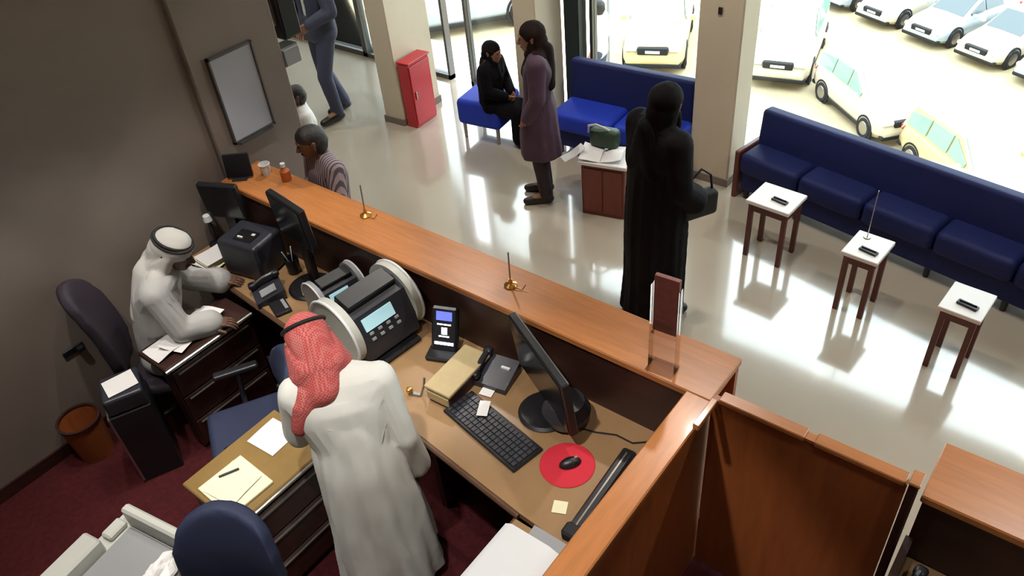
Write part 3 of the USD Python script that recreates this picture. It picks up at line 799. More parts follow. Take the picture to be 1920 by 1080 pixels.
# ------------------------------------------------------------------ hall furniture
def sofa(loc, rz, n, w, fabric, label, h=0.80, seat=0.43, end=True, dep=0.5):
    """Back along +y; runs along +x from the origin; front edge at y=0."""
    t = thing("sofa", label, "sofa", loc, rz)
    L = n * w
    part(t, "base", box(0.02, L - 0.02, 0.04, dep + 0.08, 0.09, 0.27, 0.01), M["navy"])
    for k in range(n):
        part(t, "seat_cushion", cushion(k * w + 0.004, (k + 1) * w - 0.004, 0.0, dep, 0.25, seat, 0.045), fabric)
    m = cushion(0.004, L - 0.004, 0.0, 0.12, 0, h - 0.28, 0.03)
    part(t, "backrest", tf(m, (0, dep - 0.07, 0.28), 0, -5), M["navy"])
    if end:
        part(t, "end_panel", box(-0.05, -0.005, 0.02, dep + 0.08, 0.0, 0.43, 0.008), M["tablewood"])
    for k in range(n + 1):
        x = min(max(k * w, 0.06), L - 0.06)
        for y in (0.08, dep + 0.02):
            part(t, "leg", cyl((x, y, 0), (x, y, 0.1), 0.02, 0.025, 12), M["black"])
    return t


sofa((-2.2, 5.37, 0), -11.0, 5, 0.53, M["navy"], "long navy sofa under the wide window at the right", h=0.72, dep=0.29)
sofa((-3.95, 5.22, 0), 4, 2, 0.62, M["blue"], "short royal blue sofa left of the wide pillar", h=0.78, end=False, dep=0.40)
t = thing("cube_seat", "royal blue cube seat with metal legs left of the pillar, under the seated woman", "seat", (-4.70, 5.22, 0), 8)
part(t, "seat", cushion(-0.23, 0.24, -0.18, 0.26, 0.16, 0.42, 0.045), M["blue"])
for sx in (-0.18, 0.19):
    for sy in (-0.13, 0.2):
        part(t, "leg", cyl((sx, sy, 0), (sx, sy, 0.17), 0.015, 0.02, 12), M["metal"])


def side_table(loc, rz, w, d, label, h=0.5):
    t = thing("side_table", label, "table", loc, rz)
    part(t, "tabletop", box(-w / 2, w / 2, -d / 2, d / 2, h - 0.03, h, 0.004), M["paper"], "white tabletop")
    part(t, "apron", cat(box(-w / 2 + 0.02, w / 2 - 0.02, -d / 2 + 0.02, -d / 2 + 0.035, h - 0.09, h - 0.031), box(-w / 2 + 0.02, w / 2 - 0.02, d / 2 - 0.035, d / 2 - 0.02, h - 0.09, h - 0.031), box(-w / 2 + 0.02, -w / 2 + 0.035, -d / 2 + 0.02, d / 2 - 0.02, h - 0.09, h - 0.031), box(w / 2 - 0.035, w / 2 - 0.02, -d / 2 + 0.02, d / 2 - 0.02, h - 0.09, h - 0.031)), M["tablewood"])
    for sx in (-1, 1):
        for sy in (-1, 1):
            part(t, "leg", box(sx * (w / 2 - 0.035) - 0.017, sx * (w / 2 - 0.035) + 0.017, sy * (d / 2 - 0.035) - 0.017, sy * (d / 2 - 0.035) + 0.017, 0, h - 0.031, 0.003), M["tablewood"])
    return t


side_table((-1.66, 4.83, 0), -4, 0.33, 0.29, "small white-topped wooden table nearest the wide pillar")
side_table((-0.93, 4.59, 0), -4, 0.24, 0.29, "small white-topped wooden table in front of the middle of the long sofa")
side_table((-0.27, 4.36, 0), -4, 0.24, 0.29, "small white-topped wooden table at the far right")
for (x, y, lab) in [(-1.62, 4.79, "black phone-sized pad on the white table nearest the wide pillar"), (-0.91, 4.53, "black phone-sized pad on the white table before the middle of the long sofa"), (-0.26, 4.31, "black phone-sized pad on the white table at the far right")]:
    t = thing("black_pad", lab, "pad", (x, y, 0.5), -12)
    part(t, "case", box(-0.06, 0.06, -0.022, 0.022, 0, 0.016, 0.004), M["black"])
    part(t, "pen", cyl((-0.05, 0.0, 0.02), (0.05, 0.008, 0.02), 0.004), M["charcoal"])
t = thing("rod_stand", "thin clear rod standing on the white table before the long sofa", "stand", (-0.97, 4.68, 0.5))
part(t, "rod", cyl((0, 0, 0), (0, 0.01, 0.36), 0.0035), M["metal"])
part(t, "foot", lathe([(0, 0), (0.025, 0), (0.022, 0.006), (0, 0.008)], 16), M["metal"])

t = thing("cabinet_table", "reddish wooden cabinet table with papers behind the woman in black", "table", (-3.02, 4.72, 0), 14)
part(t, "body", box(-0.18, 0.18, -0.12, 0.12, 0.0, 0.47, 0.005), M["cabwood"])
part(t, "tabletop", box(-0.20, 0.20, -0.14, 0.14, 0.47, 0.50, 0.004), M["paper"])
part(t, "door", box(-0.16, -0.005, -0.13, -0.12, 0.04, 0.44, 0.003), M["cabwood"])
part(t, "door", box(0.005, 0.16, -0.13, -0.12, 0.04, 0.44, 0.003), M["cabwood"])
t = thing("open_newspaper", "open white newspaper curling over the cabinet table's edges", "newspaper", (-3.05, 4.70, 0.501), 20)
for s in (-1, 1):
    part(t, "page", tf(sheet(0.17, 0.22, 0.05, n=10, seed=40 + s), (s * 0.09, 0, 0.002), 0, 0, -s * 8), M["paper"])
part(t, "page", tf(sheet(0.2, 0.09, 0.03, n=10, seed=44), (-0.22, -0.06, 0.03), 40, 0, -22), M["paper"])
t = thing("dark_bag", "dark green bag with a pale handle on the cabinet table", "bag", (-3.10, 4.80, 0.53), 10)
part(t, "bag", cushion(-0.11, 0.13, -0.06, 0.06, 0, 0.16, 0.04), M["green"])
part(t, "handle", tube([(-0.12, -0.03, 0.12), (-0.10, -0.07, 0.2), (-0.04, -0.07, 0.22), (0.02, -0.05, 0.19), (0.06, -0.03, 0.16)], 0.010), M["cheek"])

t = thing("fire_cabinet", "red metal fire hose cabinet standing against the left pillar", "cabinet", (-5.545, 4.965, 0), 4)
part(t, "body", box(0.0, 0.13, -0.02, 0.30, 0.0, 0.67, 0.006), M["redbox"])
part(t, "door", box(0.13, 0.142, -0.01, 0.29, 0.03, 0.64, 0.004), M["redbox"])
part(t, "handle", box(0.142, 0.155, 0.02, 0.035, 0.30, 0.38, 0.003), M["metal"])
part(t, "top", box(-0.005, 0.15, -0.025, 0.305, 0.67, 0.685, 0.004), M["redbox"])

# ------------------------------------------------------------------ people
def rotm(yaw_deg, pitch_deg=0.0, roll_deg=0.0):
    return trimesh.transformations.euler_matrix(math.radians(pitch_deg), math.radians(roll_deg), math.radians(yaw_deg), "sxyz")[:3, :3]


def hand_mesh(wr, dirn, palm_n, s=1.0, curl=0.5, side=1):
    """Palm, four unequal bent fingers and a thumb. dirn: from the wrist to the knuckles; palm_n: out of the palm."""
    d = np.asarray(dirn, float); d /= np.linalg.norm(d)
    n = np.asarray(palm_n, float); n -= d * (n @ d); n /= np.linalg.norm(n)
    l = np.cross(d, n) * side
    P = lambda a, b, c: np.asarray(wr) + s * (a * d + b * l + c * n)
    bl = [[(P(0, 0.018, 0), 0.02 * s), (P(0, -0.018, 0), 0.02 * s), (P(0.085, 0.032, 0), 0.012 * s), (P(0.08, -0.03, 0), 0.012 * s)]]
    for off, ln in ((0.032, 0.068), (0.011, 0.078), (-0.011, 0.072), (-0.031, 0.056)):
        p = np.array([0.082, off, 0.0]); a = curl * 0.5; pts = [p]
        for f in (0.45, 0.32, 0.23):
            p = p + ln * f * np.array([math.cos(a), off * 0.1, math.sin(a)]); pts.append(p); a += curl * 0.6
        for i in range(3):
            bl.append([(P(*pts[i]), (0.0092 - 0.0009 * i) * s), (P(*pts[i + 1]), (0.0085 - 0.0009 * i) * s)])
    th = [(0.02, 0.03, 0.005), (0.05, 0.058, 0.018), (0.085, 0.066, 0.03)]
    for i in range(2):
        bl.append([(P(*th[i]), 0.0125 * s - 0.001 * i), (P(*th[i + 1]), 0.0105 * s - 0.001 * i)])
    return bones(bl, 10)


STAND = dict(pelvis=(0, 0, .95), waist=(0, .0, 1.10), chest=(0, -.01, 1.32), neck=(0, -.01, 1.48), head=(0, .02, 1.61),
             shL=(-.185, -.01, 1.43), shR=(.185, -.01, 1.43), elL=(-.235, -.03, 1.14), elR=(.235, -.03, 1.14), wrL=(-.24, .06, .90), wrR=(.24, .06, .90),
             hiL=(-.09, 0, .92), hiR=(.09, 0, .92), knL=(-.10, .02, .50), knR=(.10, .02, .50), anL=(-.10, -.02, .09), anR=(.10, -.02, .09), toL=(-.12, .15, .035), toR=(.12, .15, .035))


class Person:
    def __init__(self, label, loc, rz, pose=None, h=1.0, face=(0, 0, 0), skin="skin", hand_curl=0.5, hand_dirs=None, refine=0.03, cat_="person", name="person"):
        self.J = {k: np.array(v, float) for k, v in {**STAND, **(pose or {})}.items()}
        self.t = thing(name, label, cat_, loc, rz, scale=h)
        J = self.J
        self.hR = rotm(*face)
        B = [[(J["hiL"], .105), (J["hiR"], .105), (J["pelvis"], .115)], [(J["pelvis"] + [-.05, 0, 0], .11), (J["pelvis"] + [.05, 0, 0], .11), (J["waist"] + [-.05, 0, 0], .1), (J["waist"] + [.05, 0, 0], .1)],
             [(J["waist"] + [-.05, 0, 0], .1), (J["waist"] + [.05, 0, 0], .1), (J["chest"] + [-.08, 0, 0], .105), (J["chest"] + [.08, 0, 0], .105)],
             [(J["chest"] + [-.08, 0, 0], .1), (J["chest"] + [.08, 0, 0], .1), (J["shL"], .058), (J["shR"], .058)], [(J["shL"], .055), (J["shR"], .055), (J["neck"], .06)],
             [(J["neck"], .057), (self.hp(0, -.02, -.06), .055)]]
        for s in "LR":
            B += [[(J["sh" + s], .058), (J["el" + s], .042)], [(J["el" + s], .042), (J["wr" + s], .027)], [(J["hi" + s], .088), (J["kn" + s], .058)], [(J["kn" + s], .058), (J["an" + s], .038)],
                  [(J["an" + s] + [0, -.02, -.03], .04), (J["an" + s], .04), (J["to" + s], .03)]]
        self.bl = B
        torso = blend(bones(B), refine, 8)
        hb = bones([[(self.hp(0, -.025, .025), .088), (self.hp(0, .02, .03), .082), (self.hp(0, .035, -.02), .066)], [(self.hp(0, .03, -.02), .066), (self.hp(.03, .045, -.06), .032), (self.hp(-.03, .045, -.06), .032), (self.hp(0, .068, -.085), .026)],
                    [(self.hp(0, -.02, -.03), .07), (self.hp(0, .03, -.05), .05)]], 16)
        head = blend(hb, 0.018, 5)
        feat = bones([[(self.hp(0, .094, .02), .009), (self.hp(0, .118, -.022), .013), (self.hp(.014, .098, -.026), .009), (self.hp(-.014, .098, -.026), .009)],
                      [(self.hp(-.022, .092, -.058), .007), (self.hp(.022, .092, -.058), .007), (self.hp(0, .1, -.056), .008)],
                      [(self.hp(-.045, .083, .045), .009), (self.hp(-.012, .096, .042), .009)], [(self.hp(.045, .083, .045), .009), (self.hp(.012, .096, .042), .009)]] +
                     [[(self.hp(s * .086, -.01, .02), .014), (self.hp(s * .092, -.022, .03), .014), (self.hp(s * .082, -.008, -.025), .01)] for s in (-1, 1)], 10)
        hd = hand_dirs or {}
        hm = []
        for s, sg in (("L", -1), ("R", 1)):
            d, n = hd.get(s, (J["wr" + s] - J["el" + s], (-sg, 0.2, 0)))
            hm += hand_mesh(J["wr" + s], d, n, 1.0, hand_curl, 1 if s == "L" else -1)
        whole = Manifold.batch_boolean([to_man(torso), to_man(head)] + feat + hm, m3.OpType.Add)
        part(self.t, "body", whole, M[skin], smooth=50)
        for s in (-1, 1):
            part(self.t, "eye", tm(Manifold.sphere(.011, 12).translate(tuple(self.hp(s * .031, .089, .018)))), M["eye"])

    def hp(self, x, y, z):
        return self.J["head"] + self.hR @ np.array([x, y, z])

    def wear(self, name, parts, material, fold=0.006, fscale=9, refine=.028, iters=8, seed=1, squash=(1, 1, .5), label=None):
        return part(self.t, name, blend(parts, refine, iters, fold, fscale, seed, squash), material, label, smooth=60)

    def sleeves(self, off, to=0.96, flare=0.0):
        J, out = self.J, []
        for s in "LR":
            w = J["el" + s] + (J["wr" + s] - J["el" + s]) * to
            out += [[(J["sh" + s], .058 + off), (J["el" + s], .046 + off)], [(J["el" + s], .046 + off), (w, .032 + off + flare)]]
        return out

    def torso(self, off):
        J = self.J
        return [[(J["pelvis"] + [-.06, 0, -.03], .11 + off), (J["pelvis"] + [.06, 0, -.03], .11 + off), (J["waist"] + [-.06, 0, 0], .1 + off), (J["waist"] + [.06, 0, 0], .1 + off)],
                [(J["waist"] + [-.06, 0, 0], .1 + off), (J["waist"] + [.06, 0, 0], .1 + off), (J["chest"] + [-.09, 0, 0], .105 + off), (J["chest"] + [.09, 0, 0], .105 + off)],
                [(J["chest"] + [-.09, 0, 0], .1 + off), (J["chest"] + [.09, 0, 0], .1 + off), (J["shL"], .058 + off), (J["shR"], .058 + off)],
                [(J["shL"], .05 + off), (J["shR"], .05 + off), (J["neck"] + [0, 0, -.02], .058 + off)]]

    def legs(self, off, to=1.0):
        J, out = self.J, [[(self.J["hiL"], .105 + off), (self.J["hiR"], .105 + off), (self.J["pelvis"], .115 + off)]]
        for s in "LR":
            a = J["kn" + s] + (J["an" + s] - J["kn" + s]) * to
            out += [[(J["hi" + s], .092 + off), (J["kn" + s], .062 + off)], [(J["kn" + s], .062 + off), (a, .05 + off)]]
        return out

    def shoes(self, material=None):
        J = self.J
        for s in "LR":
            part(self.t, "shoe", blend(bones([[(J["an" + s] + [0, -.03, -.045], .045), (J["an" + s] + [0, 0, -.03], .048), (J["to" + s] + [0, .02, .0], .035)]]), .02, 4), material or M["shoe"])

    def short_hair(self):
        a = bones([[(self.hp(0, -.032, .04), .095), (self.hp(0, .012, .055), .084)], [(self.hp(0, -.045, .0), .085), (self.hp(0, -.04, -.04), .07)]], 18)
        part(self.t, "hair", blend(a, .018, 4, .004, 40, 3), M["hair"], smooth=60)

    def headscarf(self, material, long=True):
        J = self.J
        rings = [[(self.hp(0, -.035, .04), .105), (self.hp(0, -.005, .05), .098)], [(self.hp(0, -.04, -.03), .1), (self.hp(0, -.03, -.11), .09)],
                 [(self.hp(0, -.03, -.1), .09), (J["neck"] + [0, .0, -.02], .09)], [(self.hp(.07, .0, -.03), .03), (self.hp(.06, .03, -.11), .04), (self.hp(-.06, .03, -.11), .04), (self.hp(-.07, .0, -.03), .03), (self.hp(0, .05, -.14), .04)],
                 [(J["neck"] + [0, -.02, 0], .09), (J["shL"] * .8 + J["neck"] * .2 + [0, 0, 0.0], .075), (J["shR"] * .8 + J["neck"] * .2, .075), (J["chest"] + [0, .03, -.02], .12)]]
        if long:
            rings.append([(J["neck"] + [0, -.06, 0], .09), (J["chest"] + [-.1, -.09, -.1], .06), (J["chest"] + [.1, -.09, -.1], .06)])
        self.wear("headscarf", bones(rings), material, .006, 12, .025, 6)

    def ghutra(self, material, drapes, band=2, sc=1.0):
        """Square headcloth: cap over the crown, falling to back and shoulders; two agal rings."""
        J = self.J
        base = [[(self.hp(0, -.03, .045), .104), (self.hp(0, .012, .05), .098)], [(self.hp(0, -.05, .0), .1), (self.hp(0, -.06, -.1), .1)],
                [(self.hp(-.075, -.0, .02), .035), (self.hp(-.1, -.02, -.13), .045), (self.hp(-.06, -.08, -.1), .06)], [(self.hp(.075, -.0, .02), .035), (self.hp(.1, -.02, -.13), .045), (self.hp(.06, -.08, -.1), .06)],
                [(self.hp(-.08, -.06, -.12), .055), (self.hp(.065, -.06, -.11), .05), (self.hp(0, -.09, -.1), .07)]]
        base = [[(p, r * sc) for p, r in b] for b in base]
        g = self.wear("ghutra", bones(base + drapes), material, .006, 12, .022, 5, 4)
        if band:
            for k, zz in enumerate((.086, .103)[:band]):
                pts = [self.hp(.095 * math.cos(a) * (1 - .08 * k) * (1.0 if sc == 1 else .99), -.011 + .112 * math.sin(a) * (1 - .08 * k) * (1.0 if sc == 1 else .98), (zz - .012 * math.sin(a)) * sc) for a in np.linspace(0, 2 * np.pi, 33)]
                part(self.t, "agal", tube(pts, .0085, 8), M["agal"])


def skirt(p, rings, fold=.08, lobes=9, seed=1):
    return loft(rings, 48, fold, lobes, seed)


# near teller, standing with his back to the camera
near = Person("man in white thobe and red checked headcloth standing at the teller worktop", (-2.16, 1.28, 0), 52,
              dict(waist=(0, .0, 1.08), chest=(-.01, .04, 1.26), neck=(-.035, .10, 1.40), head=(-.085, .20, 1.50), shL=(-.185, .06, 1.36), shR=(.165, .04, 1.35),
                   elL=(-.24, .10, 1.09), elR=(.215, -.03, 1.04), wrL=(-.20, .27, .98), wrR=(.235, .03, .76)), face=(14, -42, 0), hand_curl=.7, refine=.025)
J = near.J
sk = skirt(near, [(0, .0, .07, .27, .25), (0, .0, .35, .25, .23), (0, .0, .65, .23, .205), (0, 0, .92, .21, .18), (0, 0.02, 1.1, .19, .155), (-.01, 0.04, 1.22, .18, .14), (-.02, .06, 1.30, .13, .11)], .10, 7, 3)
near.wear("thobe", [sk] + bones(near.torso(.022) + near.sleeves(.022, .97, .018)), M["thobe"], .016, 8.0, .022, 5, 5, (1, 1, .22))
near.wear("collar", bones([[(J["neck"] + [0, 0, -.01], .072), (J["neck"] + [0, .02, .03], .067)]]), M["thobe"], 0, 1, .02, 3)
near.ghutra(M["ghutra"], [[(near.hp(0, -.08, -.1), .07), (J["neck"] + [-.03, -.08, .0], .075), (J["neck"] + [-.10, -.075, -.05], .06)],
                          [(J["neck"] + [-.09, -.07, -.02], .065), (J["shL"] + [.02, -.06, -.02], .055), (J["shL"] + [-.02, -.075, -.13], .04)]], band=1, sc=.94)
near.shoes()

# seated teller by the wall
sit = Person("seated man in white thobe and white headcloth writing by the left wall", (-4.16, 1.38, 0), -35,
             dict(pelvis=(0, 0, .56), waist=(0, .02, .72), chest=(0, .10, .93), neck=(0, .19, 1.07), head=(.01, .28, 1.18), shL=(-.185, .12, 1.03), shR=(.185, .13, 1.03),
                  elL=(-.25, .24, .80), elR=(.25, .20, .80), wrL=(-.12, .44, .82), wrR=(.20, .36, .755), hiL=(-.1, 0, .53), hiR=(.1, 0, .53), knL=(-.13, .42, .52), knR=(.11, .42, .52),
                  anL=(-.13, .46, .09), anR=(.11, .44, .09), toL=(-.14, .62, .035), toR=(.12, .60, .035)), face=(-26, -24, 0), skin="skin_dark", hand_curl=.6,
             hand_dirs={"L": ((.3, 1, -.1), (0, 0, -1)), "R": ((.2, 1, -.05), (0, 0, -1))})
J = sit.J
lap = bones([[(J["hiL"], .13), (J["hiR"], .13), (J["knL"], .09), (J["knR"], .09)], [(J["knL"], .09), (J["knR"], .09), (J["anL"] + [0, -.02, .04], .08), (J["anR"] + [0, -.02, .04], .08)]])
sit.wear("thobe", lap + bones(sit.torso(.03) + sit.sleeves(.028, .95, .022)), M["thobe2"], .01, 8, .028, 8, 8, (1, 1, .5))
sit.ghutra(M["ghutra_w"], [[(sit.hp(0, -.09, -.1), .08), (J["neck"] + [0, -.09, 0], .09), (J["chest"] + [-.08, -.12, -.08], .06), (J["chest"] + [.08, -.12, -.08], .06)],
                           [(J["neck"] + [-.1, -.04, 0], .07), (J["shL"] + [.02, 0, 0], .07)], [(J["neck"] + [.1, -.04, 0], .07), (J["shR"] + [-.02, 0, 0], .07), (J["chest"] + [.17, .02, -.1], .045)]])
sit.shoes()

# customer at the far end of the ledge
c2 = Person("dark-haired man in a greyish striped shirt at the far left end of the counter", (-3.93, 2.72, 0), 165, dict(elL=(-.27, .06, 1.16), wrL=(-.15, .22, 1.12), elR=(.27, .02, 1.15), wrR=(.16, .2, 1.12), head=(0, .05, 1.60)), h=.86, face=(-20, -12, 0), skin="skin_dark")
c2.wear("shirt", bones(c2.torso(.02) + c2.sleeves(.018, .6)), M["stripe"], .006, 10)
c2.wear("trousers", bones(c2.legs(.015)), M["trouser"], .005, 9)
c2.short_hair(); c2.shoes()
c1 = Person("dark-haired child in a white shirt half hidden behind the pier edge", (-5.02, 3.40, 0), 150, None, h=.70, face=(0, -10, 0), skin="skin_dark", refine=.035)
c1.wear("shirt", bones(c1.torso(.02) + c1.sleeves(.018, .5)), M["shirt"], .006, 10)
c1.wear("trousers", bones(c1.legs(.015)), M["trouser"], .005, 9)
c1.short_hair(); c1.shoes()

# man walking in at the entrance
wk = Person("man in dark jacket and slate trousers walking through the entrance at top left", (-6.35, 4.76, 0), 172,
            dict(hiL=(-.09, 0, .92), knL=(-.09, .12, .50), anL=(-.08, .06, .1), toL=(-.09, .24, .05), knR=(.08, .02, .5), anR=(.08, -.13, .10), toR=(.09, .03, .035), elR=(.26, -.1, 1.16), wrR=(.24, .05, .94), elL=(-.27, .0, 1.16), wrL=(-.18, .2, 1.08)), refine=.035)
wk.wear("shirt", bones(wk.torso(.012)), M["shirt"], .004, 10)
J = wk.J
jk = Manifold.batch_boolean([to_man(m) for m in bones(wk.torso(.03) + wk.sleeves(.024, .96))], m3.OpType.Add) - to_man(box(-.035, .035, .02, .4, 1.1, 1.6))
wk.wear("jacket", [jk], M["jacket"], .008, 8)
wk.wear("trousers", bones(wk.legs(.012)), M["jeans"], .006, 9)
wk.short_hair(); wk.shoes()

# standing woman in purple coat
pw = Person("woman in a dark headscarf, purple coat and dark trousers standing in the hall", (-3.58, 4.60, 0), 125, dict(elL=(-.22, .0, 1.14), wrL=(-.16, .10, .93), elR=(.22, -.01, 1.14), wrR=(.17, .08, .92), head=(0, .03, 1.60)), h=.885, face=(0, -8, 0))
sk = skirt(pw, [(0, 0, .50, .215, .20), (0, .01, .75, .21, .185), (0, 0, .95, .20, .16), (0, 0, 1.12, .16, .13), (0, 0, 1.28, .17, .125), (0, 0, 1.36, .14, .10)], .05, 6, 7)
pw.wear("coat", [sk] + bones(pw.torso(.025) + pw.sleeves(.026, .96, .01)), M["purple"], .009, 7)
pw.wear("trousers", bones(pw.legs(.014)[1:]), M["trouser"], .006, 9)
pw.headscarf(M["brownscarf"]); pw.shoes()

# woman in black abaya at the counter
ab = Person("woman in a full black abaya with her back turned, standing right behind the counter ledge", (-2.06, 3.80, 0), -24, dict(elR=(.235, -.01, 1.15), wrR=(.20, .13, 1.0), elL=(-.22, .0, 1.14), wrL=(-.20, .10, .92), head=(0, .04, 1.60)), h=.985, face=(24, -14, 0))
sk = skirt(ab, [(0, .0, .03, .225, .21), (0, 0, .3, .215, .20), (0, 0, .6, .215, .20), (0, 0, .9, .22, .195), (0, 0, 1.15, .225, .18), (0, 0, 1.32, .20, .14), (0, 0, 1.42, .14, .10)], .08, 8, 11)
ab.wear("abaya", [sk] + bones(ab.torso(.03) + ab.sleeves(.035, .92, .025)), M["abaya"], .012, 5.5, .028, 6)
ab.headscarf(M["abaya"]); ab.shoes()
t = thing("handbag", "black handbag with a pale buckle beside the woman in the abaya", "handbag", (-1.82, 3.90, 0.84), 60)
part(t, "bag", cushion(-0.12, 0.12, -0.045, 0.045, 0, 0.18, 0.03), M["soft_black"])
part(t, "strap", tube([(-0.09, 0, 0.16), (-0.07, 0, 0.28), (0, 0, 0.34), (0.07, 0, 0.28), (0.09, 0, 0.16)], 0.008), M["soft_black"])
part(t, "buckle", box(-0.02, 0.02, -0.052, -0.045, 0.12, 0.16, 0.003), M["metal"])

# seated woman in black on the armchair
sw = Person("woman in black seated on the blue cube seat beside the pillar", (-4.58, 5.20, 0), -80,
            dict(pelvis=(0, -.02, .53), waist=(0, -.02, .68), chest=(0, .0, .90), neck=(0, .02, 1.06), head=(0, .05, 1.18), shL=(-.17, .01, 1.01), shR=(.17, .01, 1.01), elL=(-.22, .06, .76), elR=(.22, .06, .76), wrL=(-.08, .22, .66), wrR=(.08, .22, .66),
                 hiL=(-.09, 0, .5), hiR=(.09, 0, .5), knL=(-.1, .38, .48), knR=(.1, .38, .48), anL=(-.1, .40, .09), anR=(.1, .40, .09), toL=(-.1, .56, .035), toR=(.1, .56, .035)), h=.74, face=(0, -10, 0), refine=.035)
J = sw.J
sw.wear("abaya", bones([[(J["hiL"], .12), (J["hiR"], .12), (J["knL"], .085), (J["knR"], .085)], [(J["knL"], .085), (J["knR"], .085), (J["anL"] + [0, 0, .03], .1), (J["anR"] + [0, 0, .03], .1)]] + sw.torso(.03) + sw.sleeves(.03, .95)), M["abaya"], .008, 8)
sw.headscarf(M["abaya"]); sw.shoes()

# pedestrian outside
om = Person("man in a white shirt walking on the street outside the middle window", (-6.5, 9.95, -2.2), 100, dict(knL=(-.09, .14, .5), anL=(-.08, .1, .1), toL=(-.09, .27, .05), anR=(.08, -.16, .12), toR=(.09, -.02, .04)), h=.95, refine=.04)
om.wear("shirt", bones(om.torso(.02) + om.sleeves(.02, .5)), M["shirt"], .006, 9, .035)
om.wear("trousers", bones(om.legs(.014)), M["jeans"], .006, 9, .035)
om.short_hair(); om.shoes()

# ------------------------------------------------------------------ cars outside
def car_mesh(style):
    """Front faces +y. Returns named meshes."""
    L = 4.3
    st = {"sedan": dict(top=[(-2.15, .62), (-2.1, .93), (-1.4, .98), (-.9, .97), (.85, .93), (1.6, .84), (2.05, .70), (2.15, .5)], gh=[(-1.35, .95, .74), (-.75, 1.40, .60), (.1, 1.43, .60), (.95, .92, .72)], zr=1.42),
          "suv": dict(top=[(-2.15, .7), (-2.1, 1.05), (-1.4, 1.08), (-.9, 1.07), (.85, 1.05), (1.7, .98), (2.05, .85), (2.15, .55)], gh=[(-2.08, 1.05, .76), (-1.85, 1.66, .64), (.2, 1.72, .64), (1.0, 1.04, .76)], zr=1.7)}[style]
    ys = np.linspace(-2.15, 2.15, 30)
    ty = np.interp(ys, [p[0] for p in st["top"]], [p[1] for p in st["top"]])
    rings = []
    for y, z in zip(ys, ty):
        e = 1 - 0.16 * max(0, (abs(y) - 1.55) / .6) ** 2
        w = .87 * e
        z0 = .22 + .14 * max(0, (abs(y) - 1.75) / .4)
        h = z - z0
        rings.append([(-w * .92, y, z0), (-w, y, z0 + .25 * h), (-w, y, z0 + .6 * h), (-w * .95, y, z - .07), (-w * .84, y, z), (0, y, z + .025), (w * .84, y, z), (w * .95, y, z - .07), (w, y, z0 + .6 * h), (w, y, z0 + .25 * h), (w * .92, y, z0)])
    body = grid_solid(np.array(rings))
    gr = []
    g = st["gh"]
    yy = np.linspace(g[0][0], g[-1][0], 22)
    gz = np.interp(yy, [p[0] for p in g], [p[1] for p in g])
    for y, z in zip(yy, gz):
        zb = np.interp(y, ys, ty) - .05
        k = max(0.0, (z - zb)) / (st["zr"] - .95)
        wt_ = .80 - .20 * min(1, k)
        z = max(z, zb + .02)
        gr.append([(-.80, y, zb), (-wt_ - .01, y, z - .04), (-wt_ + .06, y, z), (0, y, z + .02), (wt_ - .06, y, z), (wt_ + .01, y, z - .04), (.80, y, zb)])
    roof = grid_solid(np.array(gr))
    # side windows: quads lifted off the greenhouse flank
    def flank(y, f):
        zb = np.interp(y, ys, ty) + .03
        z = np.interp(y, yy, gz)
        k = (z - zb) / (st["zr"] - .95)
        zt = z - .07
        wt_ = .80 - .20 * min(1, max(0, k))
        return (.80 + (wt_ - .78) * f + .012 * 0 + .02, y, zb + (zt - zb) * f)
    wins = []
    ylist = {"sedan": [(-.98, -.12), (-.04, .62)], "suv": [(-1.85, -1.0), (-.92, -.06), (.02, .72)]}[style]
    for a, b in ylist:
        q = [flank(a, 0.05), flank(b, 0.05), flank(b, .95), flank(a, .95)]
        for s in (1, -1):
            P = [np.array([s * p[0], p[1], p[2]]) for p in q]
            wins.append(tm(Manifold.hull_points(np.array(P + [p - [s * .03, 0, 0] for p in P], np.float64))))
    def cross(y0, z0, y1, z1, w0, w1, d):
        P = [(-w0, y0, z0), (w0, y0, z0), (w1, y1, z1), (-w1, y1, z1)]
        return tm(Manifold.hull_points(np.array(P + [(p[0], p[1] - d * .03, p[2] - .03) for p in P], np.float64)))
    (ya, za, _), (yb, zb_, _) = g[-1], g[-2]
    wind = cross(ya - .04, za + .05, yb + .06, zb_ - .01, .66, .56, 1)
    (ya, za, _), (yb, zb_, _) = g[0], g[1]
    rear = cross(ya + .02 - .015, za + .10, yb - .03, zb_ - .05, .66, .56, -1)
    return body, roof, wins, wind, rear


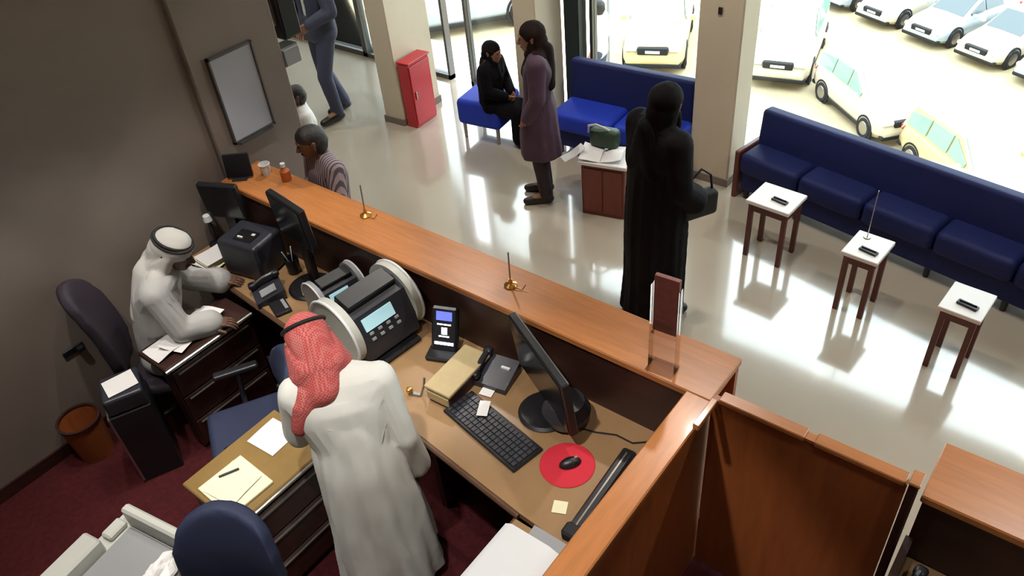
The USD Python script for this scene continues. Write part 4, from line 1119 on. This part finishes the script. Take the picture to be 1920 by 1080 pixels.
def car(style, loc, rz, paint, glass_m, label, scale=1.0):
    t = thing("car", label, "car", loc, rz, scale=scale)
    body, roof, wins, wind, rear = car_mesh(style)
    part(t, "body", body, paint, smooth=40)
    part(t, "cabin", roof, paint, smooth=40)
    for w in wins:
        part(t, "side_window", w, glass_m)
    part(t, "windscreen", wind, glass_m)
    part(t, "rear_window", rear, glass_m)
    hz = .72 if style == "sedan" else .86
    for s in (-1, 1):
        part(t, "headlight", cushion(s * .6 - .17, s * .6 + .17, 1.98, 2.13, hz - .14, hz - .01, .04), M["white"])
        part(t, "tail_light", cushion(s * .68 - .1, s * .68 + .1, -2.14, -2.0, hz - .06, hz + .12, .04), M["redbox"])
        part(t, "mirror", cushion(s * .98 - .08, s * .98 + .08, .62, .76, hz + .22, hz + .36, .03), paint)
        for y in (-1.3, 1.32):
            w = part(t, "wheel", tf(lathe([(0, -.1), (.30, -.1), (.33, -.06), (.33, .06), (.30, .1), (0, .1)], 28), (s * .80, y, .33), 0, 0, 90), M["tyre"])
            part(w, "rim", tf(lathe([(0, -.02), (.06, -.02), (.2, -.01), (.215, .0), (.2, .02), (0, .02)], 24), (s * .895, y, .33), 0, 0, 90), M["metal"])
            part(t, "wheel_arch", tf(lathe([(.34, -.03), (.40, -.03), (.40, .03), (.34, .03), (.34, -.03)], 28), (s * .85, y, .34), 0, 0, 90), M["soft_black"])
    part(t, "grille", cushion(-.42, .42, 2.0, 2.16, hz - .22, hz - .02, .04), M["soft_black"])
    part(t, "number_plate", box(-.2, .2, 2.15, 2.175, hz - .17, hz - .09, .004), M["white"])
    part(t, "bumper", cushion(-.78, .78, 1.95, 2.17, .26, .40, .05), M["soft_black"])
    part(t, "rear_bumper", cushion(-.78, .78, -2.17, -1.95, .28, .42, .05), M["soft_black"])
    part(t, "sill", cat(box(-.86, -.80, -.95, .95, .2, .3, .02), box(.80, .86, -.95, .95, .2, .3, .02)), M["soft_black"])
    return t


SZ = -2.2
car("sedan", (-10.83, 11.58, SZ), -39, M["car_s"], M["car_glass_d"], "silver car parked outside between the two slim pillars", .85)
car("sedan", (-13.35, 8.47, SZ), -39, M["car_w"], M["car_glass_d"], "white car parked outside behind the walking man", .85)
car("suv", (-4.55, 12.75, SZ), 193, M["car_w"], M["car_glass"], "white car with a dark grille facing the wide window", .55)
car("suv", (-2.83, 11.5, SZ), -131, M["car_w"], M["car_glass"], "white off-roader with a green side window, seen from its side", .46)
car("suv", (-1.15, 10.25, SZ), -131, M["car_y"], M["car_glass"], "cream car parked at the right, beyond the off-roader", .46)
car("suv", (-6.75, 12.3, SZ), 204, M["car_y"], M["car_glass"], "cream car facing the window above the short sofa", .6)
for k, nm in enumerate(["leftmost silver", "second from the left, white", "middle, silver", "fourth from the left, white", "rightmost silver"]):
    car("sedan", (-4.4 + k * 0.95, 16.0 - k * 0.44, SZ), 155, M["car_w"] if k % 2 else M["car_s"], M["car_glass_d"], nm + " car of the far parking row", .46)
t = thing("sign_post", "thin grey sign post on the street beyond the short sofa", "post", (-7.0, 11.0, SZ))
part(t, "pole", cyl((0, 0, 0), (0, 0, 2.1), .025), M["greyp"])
part(t, "sign_plate", box(-.02, .22, -.01, .01, 1.95, 2.1, .004), M["greyp"])
